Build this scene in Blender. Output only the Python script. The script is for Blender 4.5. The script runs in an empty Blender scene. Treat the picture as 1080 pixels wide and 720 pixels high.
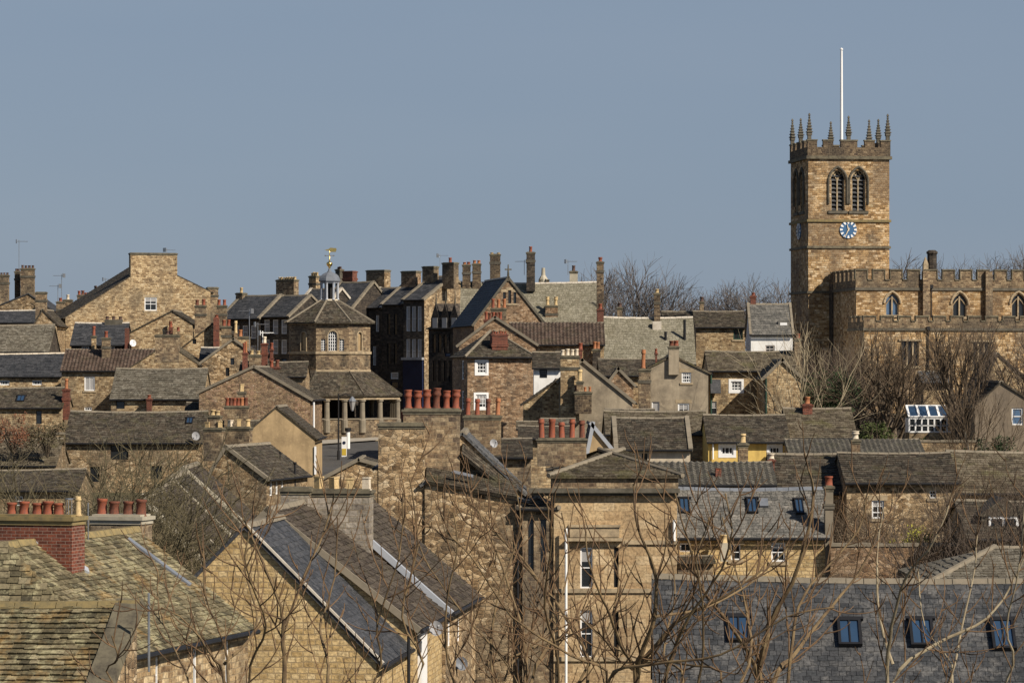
import bpy, bmesh, math, random
import numpy as np
from mathutils import Vector, Matrix
random.seed(7)
sc = bpy.context.scene
col = sc.collection
F = 3600.0; HX = 540.0; HY = 395.0; CZ = 30.0      # lens in pixels of a 1080 px wide frame, horizon row, eye height
rad = math.radians
SUN_AZ, SUN_EL = 50, 38                              # degrees right of straight behind the viewer, height

def P(px, py, Y): return Vector(((px-HX)/F*Y, Y, CZ+(HY-py)/F*Y))
GP = [(-50,-25),(0,-23.5),(60,-19),(100,-15.5),(160,-12),(210,-9.6),(262,-7.1),(300,-5.5),(330,-5.2),(400,-4),(500,-3),(1500,4),(4000,2)]
def ground(x, y):
    z = GP[-1][1]
    for (a, za), (b, zb) in zip(GP, GP[1:]):
        if y <= b:
            t = max(0, (y-a)/(b-a)); z = za+(zb-za)*t; break
    return CZ+z+(1.2*max(0, min(1, (x-18)/12))*max(0, min(1, (y-200)/40)) if x > 18 else 0)

# ---------------------------------------------------------------- materials
class NT:
    def __init__(s, name):
        s.m = bpy.data.materials.new(name); s.m.use_nodes = True
        s.t = s.m.node_tree; s.n = s.t.nodes; s.b = s.n['Principled BSDF']
        s.b.inputs['Roughness'].default_value = .9
        s.b.inputs['Specular IOR Level'].default_value = .25
    def new(s, k, **kw):
        n = s.n.new(k)
        for a, v in kw.items():
            if a in n.bl_rna.properties and a not in n.inputs: setattr(n, a, v)
            else: n.inputs[a].default_value = v
        return n
    def l(s, a, b): s.t.links.new(a, b)
    def ramp(s, fac, stops):
        r = s.n.new('ShaderNodeValToRGB'); e = r.color_ramp.elements
        while len(e) < len(stops): e.new(.5)
        for i, (p, c) in enumerate(stops):
            e[i].position = p; e[i].color = (c if len(c) == 4 else (*c, 1))
        s.l(fac, r.inputs[0]); return r.outputs[0]
    def mix(s, fac, a, b, mode='MIX'):
        m = s.n.new('ShaderNodeMix'); m.data_type = 'RGBA'; m.blend_type = mode
        for sock, v in ((m.inputs[0], fac), (m.inputs[6], a), (m.inputs[7], b)):
            if isinstance(v, (int, float)): sock.default_value = v
            elif isinstance(v, tuple): sock.default_value = (*v, 1)
            else: s.l(v, sock)
        return m.outputs[2]
    def math(s, op, a, b=0.0):
        m = s.n.new('ShaderNodeMath'); m.operation = op
        for i, v in enumerate((a, b)):
            if isinstance(v, (int, float)): m.inputs[i].default_value = v
            else: s.l(v, m.inputs[i])
        return m.outputs[0]
    def uv(s): return s.new('ShaderNodeTexCoord').outputs['UV']
    def obj(s): return s.new('ShaderNodeTexCoord').outputs['Object']
    def noise(s, vec, scale, detail=4, rough=.6):
        n = s.new('ShaderNodeTexNoise'); n.inputs['Scale'].default_value = scale
        n.inputs['Detail'].default_value = detail; n.inputs['Roughness'].default_value = rough
        if vec is not None: s.l(vec, n.inputs['Vector'])
        return n
    def scale(s, vec, v):
        m = s.new('ShaderNodeMapping'); m.inputs['Scale'].default_value = v; s.l(vec, m.inputs['Vector']); return m.outputs[0]
    def bump(s, h, strength, dist):
        b = s.new('ShaderNodeBump'); b.inputs['Strength'].default_value = strength; b.inputs['Distance'].default_value = dist
        s.l(h, b.inputs['Height']); s.l(b.outputs[0], s.b.inputs['Normal'])
    def objrand(s): return s.new('ShaderNodeObjectInfo').outputs['Random']
M = {}
def vary(t, c, amt=.25):
    r = t.math('ADD', t.math('MULTIPLY', t.objrand(), amt), 1-amt/2)
    h = t.new('ShaderNodeHueSaturation'); t.l(c, h.inputs['Color']); t.l(r, h.inputs['Value'])
    h.inputs['Saturation'].default_value = 1.0
    return h.outputs[0]
def stone(name, tones, mode='rubble', bw=.45, bh=.22, mortar=(.30,.24,.16), grime=(.10,.085,.065), gr=.55, bumpy=.03, var=.25, ms=.012):
    t = NT(name); uv = t.uv()
    n0 = t.noise(uv, 2.2 if mode != 'ashlar' else .8, 2)
    wob = t.new('ShaderNodeVectorMath', operation='MULTIPLY_ADD')
    t.l(n0.outputs['Color'], wob.inputs[0]); a = {'rubble': .16, 'coursed': .10, 'ashlar': .006}[mode]
    wob.inputs[1].default_value = (a, a, 0); t.l(uv, wob.inputs[2])
    v = wob.outputs[0]
    if mode == 'rubble':
        vm = t.scale(v, (1/bw, 1/bh, 1))
        vo = t.new('ShaderNodeTexVoronoi', voronoi_dimensions='2D'); vo.inputs['Scale'].default_value = 1; vo.inputs['Randomness'].default_value = .85; t.l(vm, vo.inputs['Vector'])
        ve = t.new('ShaderNodeTexVoronoi', voronoi_dimensions='2D', feature='DISTANCE_TO_EDGE'); ve.inputs['Scale'].default_value = 1; ve.inputs['Randomness'].default_value = .85; t.l(vm, ve.inputs['Vector'])
        sp = t.new('ShaderNodeSeparateColor'); t.l(vo.outputs['Color'], sp.inputs[0]); rnd = sp.outputs[0]
        mo = t.ramp(ve.outputs['Distance'], [(0, (1,1,1)), (.09, (0,0,0))])
    else:
        br = t.new('ShaderNodeTexBrick'); br.inputs['Scale'].default_value = 1; br.inputs['Brick Width'].default_value = bw; br.inputs['Row Height'].default_value = bh
        br.inputs['Mortar Size'].default_value = ms; br.inputs['Mortar Smooth'].default_value = .3
        br.inputs['Color1'].default_value = (0,0,0,1); br.inputs['Color2'].default_value = (1,1,1,1); br.inputs['Mortar'].default_value = (.5,.5,.5,1)
        br.offset = .5; br.squash = 1.0 if mode == 'ashlar' else .7; br.squash_frequency = 3
        t.l(v, br.inputs['Vector']); rnd = br.outputs['Color']; mo = br.outputs['Fac']
    mid = t.noise(t.scale(uv, (1, 1.6, 1)), 2.6, 5, .75)
    rnd = t.math('ADD', t.math('MULTIPLY', rnd, .62), t.math('MULTIPLY', t.math('SUBTRACT', mid.outputs[0], .36), 1.35))
    c = t.ramp(rnd, [(.0, tuple(x*.45 for x in tones[0])), (.13, tones[0])]+[(.2+i/(len(tones)-1)*.72, q) for i, q in enumerate(tones) if i]+[(1.0, tuple(x*1.18 for x in tones[-1]))])
    big = t.noise(t.scale(uv, (.35, .22, 1)), 1.0, 5, .65)
    c = t.mix(t.ramp(big.outputs[0], [(.44, (0,0,0)), (.60, (gr,gr,gr))]), c, grime)
    soot_and_shade = t.noise(t.scale(uv, (.8, .45, 1)), 1.0, 7, .72)  # real soot blotches on the masonry
    c = t.mix(t.ramp(soot_and_shade.outputs[0], [(.52, (0,0,0)), (.66, (gr*.95,gr*.95,gr*.95))]), c, tuple(x*.5 for x in grime))
    pale = t.noise(t.scale(uv, (.6, 1.1, 1)), 1.7, 5, .7)
    c = t.mix(t.ramp(pale.outputs[0], [(.58, (0,0,0)), (.72, (.4,.4,.4))]), c, tuple(min(.7, x*1.15) for x in tones[-1]))
    fine = t.noise(uv, 9, 4, .7)
    c = t.mix(.55, c, t.ramp(fine.outputs[0], [(.34, (.12,.11,.10)), (.52, (1.0,1.0,1.0)), (.72, (1.6,1.55,1.45))]), 'MULTIPLY')
    c = t.mix(t.math('MULTIPLY', mo, .75), c, mortar)
    hs_ = t.new('ShaderNodeHueSaturation'); t.l(c, hs_.inputs['Color']); hs_.inputs['Saturation'].default_value = 1.04; hs_.inputs['Hue'].default_value = .497; c = hs_.outputs[0]
    t.l(vary(t, c, var), t.b.inputs['Base Color'])
    h = t.math('SUBTRACT', t.math('ADD', t.math('MULTIPLY', fine.outputs[0], .5), t.math('MULTIPLY', rnd, .35)), mo)
    t.bump(h, .9, bumpy)
    M[name] = t.m
stone('rubble', [(.10,.065,.035), (.27,.185,.10), (.40,.29,.165), (.50,.38,.23), (.62,.51,.35)], bw=.28, bh=.15, gr=.6)
stone('rubble_pink', [(.13,.08,.05), (.27,.18,.11), (.40,.29,.17), (.34,.21,.14), (.50,.42,.29)], bw=.28, bh=.15, gr=.4)
stone('rubble_brown', [(.09,.055,.035), (.22,.14,.08), (.30,.20,.12), (.38,.27,.17), (.42,.33,.24)], bw=.28, bh=.13, gr=.5)
stone('coursed', [(.17,.11,.06), (.33,.235,.13), (.45,.335,.19), (.54,.42,.25), (.62,.51,.34)], 'coursed', .32, .155, gr=.6)
stone('ashlar', [(.40,.28,.155), (.48,.35,.20), (.54,.41,.24), (.60,.47,.30)], 'ashlar', .85, .36, gr=.35, bumpy=.012, mortar=(.25,.19,.12), ms=.008)
stone('church', [(.17,.10,.045), (.36,.23,.105), (.50,.35,.185), (.60,.45,.27), (.70,.58,.40)], 'coursed', .44, .2, gr=.7, grime=(.15,.11,.075), bumpy=.05)
stone('gold_stone', [(.40,.28,.13), (.53,.39,.19), (.60,.455,.24), (.66,.53,.31)], 'coursed', .34, .165, gr=.2, mortar=(.33,.25,.15), var=.05, bumpy=.035, ms=.018)
stone('dark_stone', [(.03,.026,.022), (.06,.05,.04), (.095,.078,.06), (.13,.105,.08)], 'coursed', .4, .2, gr=.5, grime=(.03,.027,.025), mortar=(.06,.05,.045))  # tones sunk very low, painting in the deep shade of the street fronts
stone('stack_stone', [(.10,.07,.05), (.23,.165,.10), (.34,.26,.16), (.44,.35,.23)], 'coursed', .34, .165, gr=.75, grime=(.07,.062,.052))
stone('grey_stack', [(.20,.17,.14), (.28,.25,.20), (.34,.30,.25), (.40,.36,.30)], 'coursed', .42, .2, gr=.4, grime=(.10,.09,.08), var=.1)
stone('stack_dark', [(.05,.036,.028), (.11,.08,.052), (.18,.135,.085), (.26,.20,.13)], 'coursed', .34, .165, gr=.75, grime=(.05,.042,.034))
stone('brick', [(.08,.028,.02), (.15,.048,.03), (.21,.072,.042), (.13,.05,.04)], 'ashlar', .23, .078, gr=.35, grime=(.09,.045,.03), mortar=(.26,.20,.16), bumpy=.008, ms=.009)
def plain(name, c, rough=.85, spots=None, metal=0, nscale=2.0, amt=.3, var=0.12):
    t = NT(name); co = t.obj()
    n = t.noise(co, nscale, 6, .7)
    cc = t.mix(t.ramp(n.outputs[0], [(.4, (0,0,0)), (.66, (1,1,1))]), c, spots or tuple(x*(1-amt) for x in c))
    if 'render' in name or 'wall' in name:
        st_ = t.noise(t.scale(co, (2.2,2.2,.18)), 1.0, 5, .7); cc = t.mix(t.ramp(st_.outputs[0], [(.5, (0,0,0)), (.68, (.6,.6,.6))]), cc, tuple(x*.5 for x in c))
        pt_ = t.noise(co, 3.1, 6, .75); cc = t.mix(t.ramp(pt_.outputs[0], [(.56, (0,0,0)), (.62, (.4,.4,.4))]), cc, tuple(min(.85, x*1.25) for x in c))
    t.l(vary(t, cc, var), t.b.inputs['Base Color'])
    t.b.inputs['Roughness'].default_value = rough; t.b.inputs['Metallic'].default_value = metal
    t.bump(t.noise(co, 14, 3).outputs[0], .3, .01)
    M[name] = t.m
plain('render_tan', (.43,.31,.17), spots=(.25,.18,.10), nscale=.6)
plain('render_grey', (.36,.30,.215), spots=(.14,.115,.085), nscale=.45)
plain('render_cream', (.56,.49,.38), spots=(.46,.38,.28))
plain('white_wall', (.80,.79,.76), spots=(.66,.64,.60), nscale=.8, var=.02)
plain('yellow_wall', (.66,.47,.14), spots=(.56,.38,.12), var=.02)
plain('pale_blue_wall', (.42,.44,.47))
plain('dressed', (.42,.33,.21), spots=(.20,.16,.11))
plain('dressed_dark', (.13,.115,.09), spots=(.06,.055,.04))
plain('mossy_stone', (.16,.14,.095), spots=(.07,.06,.045), nscale=3)
plain('lichen_stone', (.25,.19,.085), spots=(.15,.125,.07), nscale=4)
plain('coping', (.23,.195,.145), spots=(.16,.14,.105), nscale=1.5)
plain('coping_pale', (.42,.38,.30), spots=(.30,.27,.2), nscale=1.5)
plain('mortar_band', (.55,.50,.42), spots=(.40,.35,.28))
plain('lead', (.33,.35,.38), rough=.5, spots=(.36,.38,.42), nscale=1.5)
plain('lead_dark', (.17,.185,.21), rough=.45, spots=(.11,.12,.14), nscale=1.5)
plain('white_paint', (.80,.80,.79), rough=.5, amt=.08, var=.02)
plain('cream_paint', (.72,.62,.46), rough=.6, amt=.15, var=.02)
plain('black_paint', (.018,.018,.02), rough=.5)
plain('green_paint', (.03,.07,.05), rough=.5)
plain('navy_paint', (.012,.018,.05), rough=.5)
plain('terracotta', (.27,.075,.035), spots=(.16,.06,.045), nscale=5, rough=.75)
plain('orange_pot', (.40,.165,.07), spots=(.22,.09,.05), nscale=5, rough=.75)
plain('buff', (.56,.42,.22), spots=(.34,.24,.12), nscale=5, rough=.8)
plain('white_pot', (.66,.58,.45), spots=(.48,.40,.30), nscale=5)
plain('dark_pot', (.07,.05,.045), spots=(.13,.07,.05), nscale=5)
plain('soot_and_shade', (.012,.011,.01))  # near-black colour standing in for the shade of unlit insides
plain('steel', (.50,.50,.50), rough=.35, metal=.8)
plain('grey_plastic', (.32,.32,.33), rough=.5)
plain('gold', (.95,.66,.22), rough=.28, metal=1.0, amt=.1)
plain('clock_blue', (.05,.13,.26), rough=.5, amt=.1)
plain('yellow_sign', (.50,.36,.05), rough=.5, amt=.05)
plain('asphalt', (.085,.083,.082), spots=(.06,.058,.056), nscale=.6)
plain('kerb_stone', (.34,.31,.26))
plain('pink_frame', (.55,.5,.46), rough=.6)
plain('bark', (.15,.115,.08), spots=(.075,.06,.045), nscale=6)
plain('bark_grey', (.17,.15,.12), spots=(.09,.08,.065), nscale=6)
plain('bark_olive', (.19,.135,.07), spots=(.07,.045,.028), nscale=5)
plain('bark_pale', (.36,.30,.20), spots=(.20,.16,.10), nscale=5)
plain('twig_dark', (.10,.075,.055), spots=(.065,.05,.04), nscale=8)
plain('twig_purple', (.12,.105,.098), spots=(.08,.07,.065), nscale=8)
plain('twig_olive', (.12,.10,.055), spots=(.07,.058,.036), nscale=8)
plain('twig_brown', (.11,.08,.052), spots=(.07,.05,.033), nscale=6)
plain('twig_front', (.17,.105,.055), spots=(.08,.05,.03), nscale=5)
plain('render_brown', (.22,.175,.125), spots=(.13,.105,.08), nscale=.7)
plain('terracotta_dark', (.17,.06,.035), spots=(.08,.04,.03), nscale=5)
plain('evergreen', (.03,.05,.018), spots=(.018,.03,.012), nscale=4)
plain('leaf_green', (.075,.10,.03), spots=(.05,.06,.02), nscale=4)
plain('forsythia', (.45,.42,.06), spots=(.25,.26,.05), nscale=6)
plain('red_leaf', (.20,.09,.05), spots=(.12,.05,.03), nscale=4)

def glass(name, c, rough=.08):
    t = NT(name); n = t.noise(t.obj(), 1.3, 2)
    t.l(t.mix(n.outputs[0], c, tuple(x*.6 for x in c)), t.b.inputs['Base Color'])
    t.b.inputs['Roughness'].default_value = rough; t.b.inputs['Specular IOR Level'].default_value = .6
    M[name] = t.m
glass('glass', (.022,.025,.028)); glass('glass_sky', (.035,.07,.13), .05); glass('glass_curtain', (.42,.41,.40), .3); glass('glass_blue', (.10,.17,.28), .1)  # glass_sky has the blue of the reflected sky put into its colour

def slate(name, tones, lichen=None, la=.5, moss=None, ma=.3, rough=.8, lscale=3.0, var=.2):
    t = NT(name); g = t.new('ShaderNodeNewGeometry').outputs['Random Per Island']; co = t.obj()
    c = t.ramp(g, [(i/(len(tones)-1), q) for i, q in enumerate(tones)])
    n1 = t.noise(co, .55, 5, .65)
    c = t.mix(t.ramp(n1.outputs[0], [(.35, (.35,.35,.35)), (.65, (0,0,0))]), c, tuple(x*.55 for x in tones[0]))
    if lichen:
        n2 = t.noise(co, lscale, 6, .75)
        c = t.mix(t.ramp(n2.outputs[0], [(.5, (0,0,0)), (.62, (la,la,la))]), c, lichen)
    if moss:
        n3 = t.noise(co, .9, 5, .7)
        c = t.mix(t.ramp(n3.outputs[0], [(.54, (0,0,0)), (.66, (ma,ma,ma))]), c, moss)
    n4 = t.noise(co, 12, 3, .7)
    c = t.mix(.6, c, t.ramp(n4.outputs[0], [(.33, (.25,.25,.25)), (.5,(1,1,1)), (.7, (1.5,1.5,1.5))]), 'MULTIPLY')
    t.l(vary(t, c, var), t.b.inputs['Base Color']); t.b.inputs['Roughness'].default_value = rough
    t.bump(n4.outputs[0], .5, .012)
    M[name] = t.m
slate('stone_slate', [(0.046,0.036,0.024), (0.082,0.064,0.041), (0.111,0.089,0.059), (0.140,0.114,0.080)], (.27,.24,.17), .35, (.12,.115,.04), .4)
slate('stone_slate_grey', [(0.074,0.064,0.047), (0.108,0.093,0.069), (0.134,0.118,0.089), (0.168,0.147,0.113)], (.34,.32,.26), .4, (.10,.09,.06), .3)
slate('stone_slate_dark', [(0.028,0.023,0.017), (0.048,0.038,0.027), (0.068,0.054,0.039), (0.091,0.071,0.050)], (.28,.26,.20), .25, (.09,.085,.035), .35)
slate('lichen_slate', [(0.057,0.049,0.030), (0.108,0.090,0.050), (0.162,0.134,0.078), (0.229,0.193,0.119)], (.40,.37,.22), .5, (.30,.17,.05), .45, lscale=2.2)
slate('welsh', [(0.030,0.032,0.036), (0.044,0.046,0.050), (0.058,0.059,0.064), (0.072,0.072,0.076)], (.20,.20,.20), .12, rough=.62, var=.12)
slate('welsh_worn', [(.055,.058,.062), (.08,.083,.087), (.10,.102,.105), (.13,.13,.13)], (.34,.32,.29), .3, rough=.75, lscale=1.6, var=.05)
slate('slate_main', [(0.032,0.034,0.038), (0.046,0.049,0.053), (0.058,0.060,0.064), (0.080,0.080,0.080)], (.34,.32,.29), .22, rough=.75, lscale=1.6, var=.02)
slate('brown_tile', [(.035,.026,.02), (.055,.042,.031), (.075,.058,.043), (.10,.08,.06)], (.20,.18,.13), .2, (.07,.062,.03), .4, var=.05)
slate('green_slate', [(0.148,0.133,0.092), (0.174,0.159,0.115), (0.200,0.181,0.133), (0.229,0.211,0.159)], (.40,.37,.28), .3, (.12,.11,.07), .35)
slate('grey_slate', [(0.086,0.083,0.076), (0.115,0.112,0.101), (0.144,0.137,0.122), (0.180,0.169,0.151)], (.36,.33,.28), .3)
slate('pantile_brown', [(0.054,0.036,0.027), (0.072,0.049,0.036), (0.094,0.063,0.048), (0.108,0.076,0.058)], (.24,.21,.17), .2, (.08,.075,.04), .3)
slate('pantile_grey', [(0.075,0.068,0.056), (0.098,0.090,0.075), (0.120,0.109,0.090)], (.26,.24,.19), .3, (.08,.085,.04), .3)
def soil():
    t = NT('soil'); co = t.obj()
    n = t.noise(co, .12, 8, .7); n2 = t.noise(co, 2.5, 5)
    c = t.ramp(n.outputs[0], [(.35, (.045,.05,.022)), (.5, (.085,.075,.045)), (.65, (.13,.11,.075))])
    t.l(t.mix(.5, c, t.ramp(n2.outputs[0], [(.3, (.5,.5,.5)), (.7, (1.3,1.3,1.3))]), 'MULTIPLY'), t.b.inputs['Base Color'])
    M['soil'] = t.m
soil()

# ---------------------------------------------------------------- mesh building
def tag(o, label=None, cat=None, group=None, kind=None):
    if label: o['label'] = label
    if cat: o['category'] = cat
    if group: o['group'] = group
    if kind: o['kind'] = kind
    return o
def empty(name, loc, rz=0, label=None, cat=None, group=None):
    o = bpy.data.objects.new(name, None); col.objects.link(o)
    o.location = loc; o.rotation_euler = (0, 0, rz); o.empty_display_size = .5
    return tag(o, label, cat, group)
class MB:
    def __init__(s): s.v = []; s.f = []
    def add(s, vs, fs):
        n = len(s.v); s.v += [tuple(p) for p in vs]; s.f += [tuple(i+n for i in q) for q in fs]; return s
    def poly(s, pts): return s.add(pts, [tuple(range(len(pts)))])
    def box(s, x0, y0, z0, x1, y1, z1):
        if x0 > x1: x0, x1 = x1, x0
        if y0 > y1: y0, y1 = y1, y0
        if z0 > z1: z0, z1 = z1, z0
        return s.add([(x0,y0,z0),(x1,y0,z0),(x1,y1,z0),(x0,y1,z0),(x0,y0,z1),(x1,y0,z1),(x1,y1,z1),(x0,y1,z1)],
                     [(0,3,2,1),(4,5,6,7),(0,1,5,4),(1,2,6,5),(2,3,7,6),(3,0,4,7)])
    def frame(s, O, U, V, W, a):                       # oriented box: origin + ranges a along U, V, W
        (u0,u1),(v0,v1),(w0,w1) = a
        pts = [O+U*u+V*v+W*w for w in (w0,w1) for u, v in ((u0,v0),(u1,v0),(u1,v1),(u0,v1))]
        return s.add(pts, [(0,3,2,1),(4,5,6,7),(0,1,5,4),(1,2,6,5),(2,3,7,6),(3,0,4,7)])
    def slab(s, pts, t):                               # polygon pts (outer face) with thickness t downward along its normal
        pts = [Vector(p) for p in pts]
        nrm = (pts[1]-pts[0]).cross(pts[-1]-pts[0]).normalized(); n = len(pts)
        return s.add(pts+[p-nrm*t for p in pts], [tuple(range(n)), tuple(range(2*n-1, n-1, -1))]+[(i, i+n, (i+1) % n+n, (i+1) % n) for i in range(n)])
    def tube(s, pts, rs, n=6, cap=True):
        pts = [Vector(p) for p in pts]; base = len(s.v); k = len(pts)
        for i, p in enumerate(pts):
            d = (pts[min(i+1, k-1)]-pts[max(i-1, 0)])
            if d.length < 1e-6: d = Vector((0,0,1))
            d.normalize(); a = d.cross(Vector((.31,.17,.93)) if abs(d.z) < .95 else Vector((1,0,0))).normalized(); b = d.cross(a)
            r = rs[i] if hasattr(rs, '__len__') else rs
            for j in range(n):
                t = 2*math.pi*j/n; s.v.append(tuple(p+a*(r*math.cos(t))+b*(r*math.sin(t))))
        for i in range(k-1):
            for j in range(n):
                q = base+i*n; s.f.append((q+j, q+(j+1) % n, q+n+(j+1) % n, q+n+j))
        if cap:
            s.f.append(tuple(base+(k-1)*n+j for j in range(n))); s.f.append(tuple(base+n-1-j for j in range(n)))
        return s
    def lathe(s, cx, cy, prof, n=10, rot=0.0, cap=True):   # prof: list of (radius, z)
        base = len(s.v); k = len(prof)
        for r, z in prof:
            for j in range(n):
                t = 2*math.pi*j/n+rot; s.v.append((cx+r*math.cos(t), cy+r*math.sin(t), z))
        for i in range(k-1):
            for j in range(n):
                q = base+i*n; s.f.append((q+j, q+(j+1) % n, q+n+(j+1) % n, q+n+j))
        if cap:
            s.f.append(tuple(base+(k-1)*n+j for j in range(n))); s.f.append(tuple(base+n-1-j for j in range(n)))
        return s
    def mesh(s, name, mat, smooth=False):
        me = bpy.data.meshes.new(name); me.from_pydata(s.v, [], s.f)
        me.materials.append(M[mat])
        if len(me.polygons):
            nP = len(me.polygons); nL = len(me.loops)
            nr = np.zeros(nP*3); me.polygons.foreach_get('normal', nr); nr = nr.reshape(-1, 3)
            lt = np.zeros(nP, int); me.polygons.foreach_get('loop_total', lt)
            vi = np.zeros(nL, int); me.loops.foreach_get('vertex_index', vi)
            co = np.array(s.v)[vi]; n = np.repeat(nr, lt, axis=0)
            t = np.stack([-n[:,1], n[:,0], 0*n[:,0]], 1); L = np.linalg.norm(t, axis=1); flat = L < .35
            t[flat] = (1,0,0); L[flat] = 1; t /= L[:,None]
            b = np.cross(n, t); b[flat] = (0,1,0)
            uv = np.stack([(co*t).sum(1)+13.7, (co*b).sum(1)+7.3], 1)
            me.uv_layers.new(name='UVMap').data.foreach_set('uv', uv.ravel())
            if smooth: me.polygons.foreach_set('use_smooth', [True]*nP)
        me.update(); return me
    def build(s, name, mat, parent=None, label=None, smooth=False):
        o = bpy.data.objects.new(name, s.mesh(name, mat, smooth)); col.objects.link(o)
        if parent: o.parent = parent
        if label: o['label'] = label
        return o

def facade(mb, poly, holes, m, depth=.12):
    """wall polygon in (u, z) with real openings cut in it; m(u, d, z) maps to local space, d = inwards"""
    bm = bmesh.new(); bm.faces.new([bm.verts.new((u, 0, z)) for u, z in poly])
    for (u0, z0, u1, z1) in holes:
        for co, no in (((u0,0,0),(1,0,0)), ((u1,0,0),(1,0,0)), ((0,0,z0),(0,0,1)), ((0,0,z1),(0,0,1))):
            bmesh.ops.bisect_plane(bm, geom=bm.verts[:]+bm.edges[:]+bm.faces[:], plane_co=co, plane_no=no)
    for f in bm.faces:
        c = f.calc_center_median()
        if any(u0 < c.x < u1 and z0 < c.z < z1 for (u0, z0, u1, z1) in holes): continue
        mb.poly([m(v.co.x, 0, v.co.z) for v in f.verts])
    bm.free()
    for (u0, z0, u1, z1) in holes:
        c = [(u0,z0),(u1,z0),(u1,z1),(u0,z1)]
        for (a, b) in zip(c, c[1:]+c[:1]):
            mb.poly([m(a[0],0,a[1]), m(b[0],0,b[1]), m(b[0],depth,b[1]), m(a[0],depth,a[1])])

def slates(mb, EL, ER, RR, RL, c=.28, w=.34, th=.03, rnd=random, ragged=.25, sag=0.0):
    """courses of single slates over the sloping quad EL-ER (eaves) / RL-RR (ridge)"""
    EL, ER, RR, RL = map(Vector, (EL, ER, RR, RL))
    n = (ER-EL).cross(RL-EL)
    if n.length < 1e-6: n = (ER-EL).cross(RR-EL)
    n.normalize()
    if n.z < 0: n = -n
    U = (ER-EL).normalized(); V = n.cross(U)
    if V.z < 0: V = -V
    H = (RL-EL).dot(V); k = max(3, round(H/c))
    xs = lambda p: (p-EL).dot(U)
    for i in range(k):
        t0 = i/k; t1 = (i+1)/k; tm = (t0+t1)/2
        l = xs(EL.lerp(RL, tm)); r = xs(ER.lerp(RR, tm))
        if r-l < .08: continue
        x = l-(rnd.random()*w)
        while x < r:
            ww = w*(.7+.6*rnd.random()); x0 = max(x, l); x1 = min(x+ww, r); x += ww
            if x1-x0 < .03: continue
            if x0 > l: x0 += .006
            if x1 < r: x1 -= .006
            d = (rnd.random()-.5)*ragged*c; h0 = th*(.75+.6*rnd.random()); tilt = (rnd.random()-.5)*th*.35
            y0 = t0*H+(d if i else 0); y1 = t1*H+.02
            a = EL+U*x0+V*y0; b = EL+U*x1+V*y0; e = EL+U*x1+V*y1; g = EL+U*x0+V*y1
            if sag:
                Lw = (ER-EL).length; s0 = Vector((0,0,-sag*math.sin(math.pi*max(0,min(1,x0/Lw)))*t0)); s1 = Vector((0,0,-sag*math.sin(math.pi*max(0,min(1,x1/Lw)))*t0)); a, g, b, e = a+s0, g+s0, b+s1, e+s1
            q = len(mb.v)
            mb.v += [tuple(a+n*(h0+tilt)), tuple(b+n*(h0-tilt)), tuple(e+n*.004), tuple(g+n*.004), tuple(a-n*.02), tuple(b-n*.02)]
            mb.f += [(q,q+1,q+2,q+3), (q+4,q+5,q+1,q), (q+5,q+2,q+1), (q+4,q,q+3)]
def pantiles(mb, EL, ER, RR, RL, c=.34, w=.30, amp=.035):
    EL, ER, RR, RL = map(Vector, (EL, ER, RR, RL))
    n = (ER-EL).cross(RL-EL).normalized()
    if n.z < 0: n = -n
    U = (ER-EL).normalized(); V = n.cross(U)
    if V.z < 0: V = -V
    L = (ER-EL).length; H = (RL-EL).dot(V); k = max(2, round(H/c)); m = max(2, round(L/w))
    for i in range(k):
        for j in range(m):
            q = len(mb.v); y0 = i/k*H; y1 = (i+1)/k*H+.02; dz = random.random()*.012
            for y, hh in ((y0, .045), (y1, .01)):
                for s_ in range(5):
                    x = (j+s_/4)/m*L; z = amp*math.cos(2*math.pi*s_/4)+hh+dz
                    mb.v.append(tuple(EL+U*x+V*y+n*z))
            for s_ in range(4): mb.f.append((q+s_, q+s_+1, q+5+s_+1, q+5+s_))
            p = len(mb.v)
            for s_ in range(5): mb.v.append(tuple(Vector(mb.v[q+s_])-n*.06))
            for s_ in range(4): mb.f.append((p+s_, p+s_+1, q+s_+1, q+s_))

POTS = {}
def pot_mesh(kind, mat):
    k = (kind, mat)
    if k not in POTS:
        if kind == 'tall': prof = [(.42,0),(.50,0),(.50,.04),(.40,.06),(.36,.72),(.36,.78),(.48,.80),(.48,.86),(.40,.88),(.42,1),(.32,1),(.32,.75)]
        elif kind == 'crown': prof = [(.52,0),(.52,.1),(.40,.14),(.36,.5),(.40,.62),(.52,.66),(.52,.74),(.44,.78),(.46,.92),(.52,.94),(.50,1),(.38,1),(.38,.7)]
        elif kind == 'square': prof = [(.62,0),(.62,.08),(.52,.1),(.50,.85),(.60,.88),(.60,1),(.44,1),(.44,.7)]
        else: prof = [(.50,0),(.50,.05),(.44,.08),(.40,.80),(.47,.84),(.48,.98),(.44,1),(.35,1),(.35,.7)]
        POTS[k] = MB().lathe(0, 0, prof, 4 if kind == 'square' else 12, math.pi/4 if kind == 'square' else 0).mesh('chimney_pot', mat, kind != 'square')
    return POTS[k]
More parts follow.
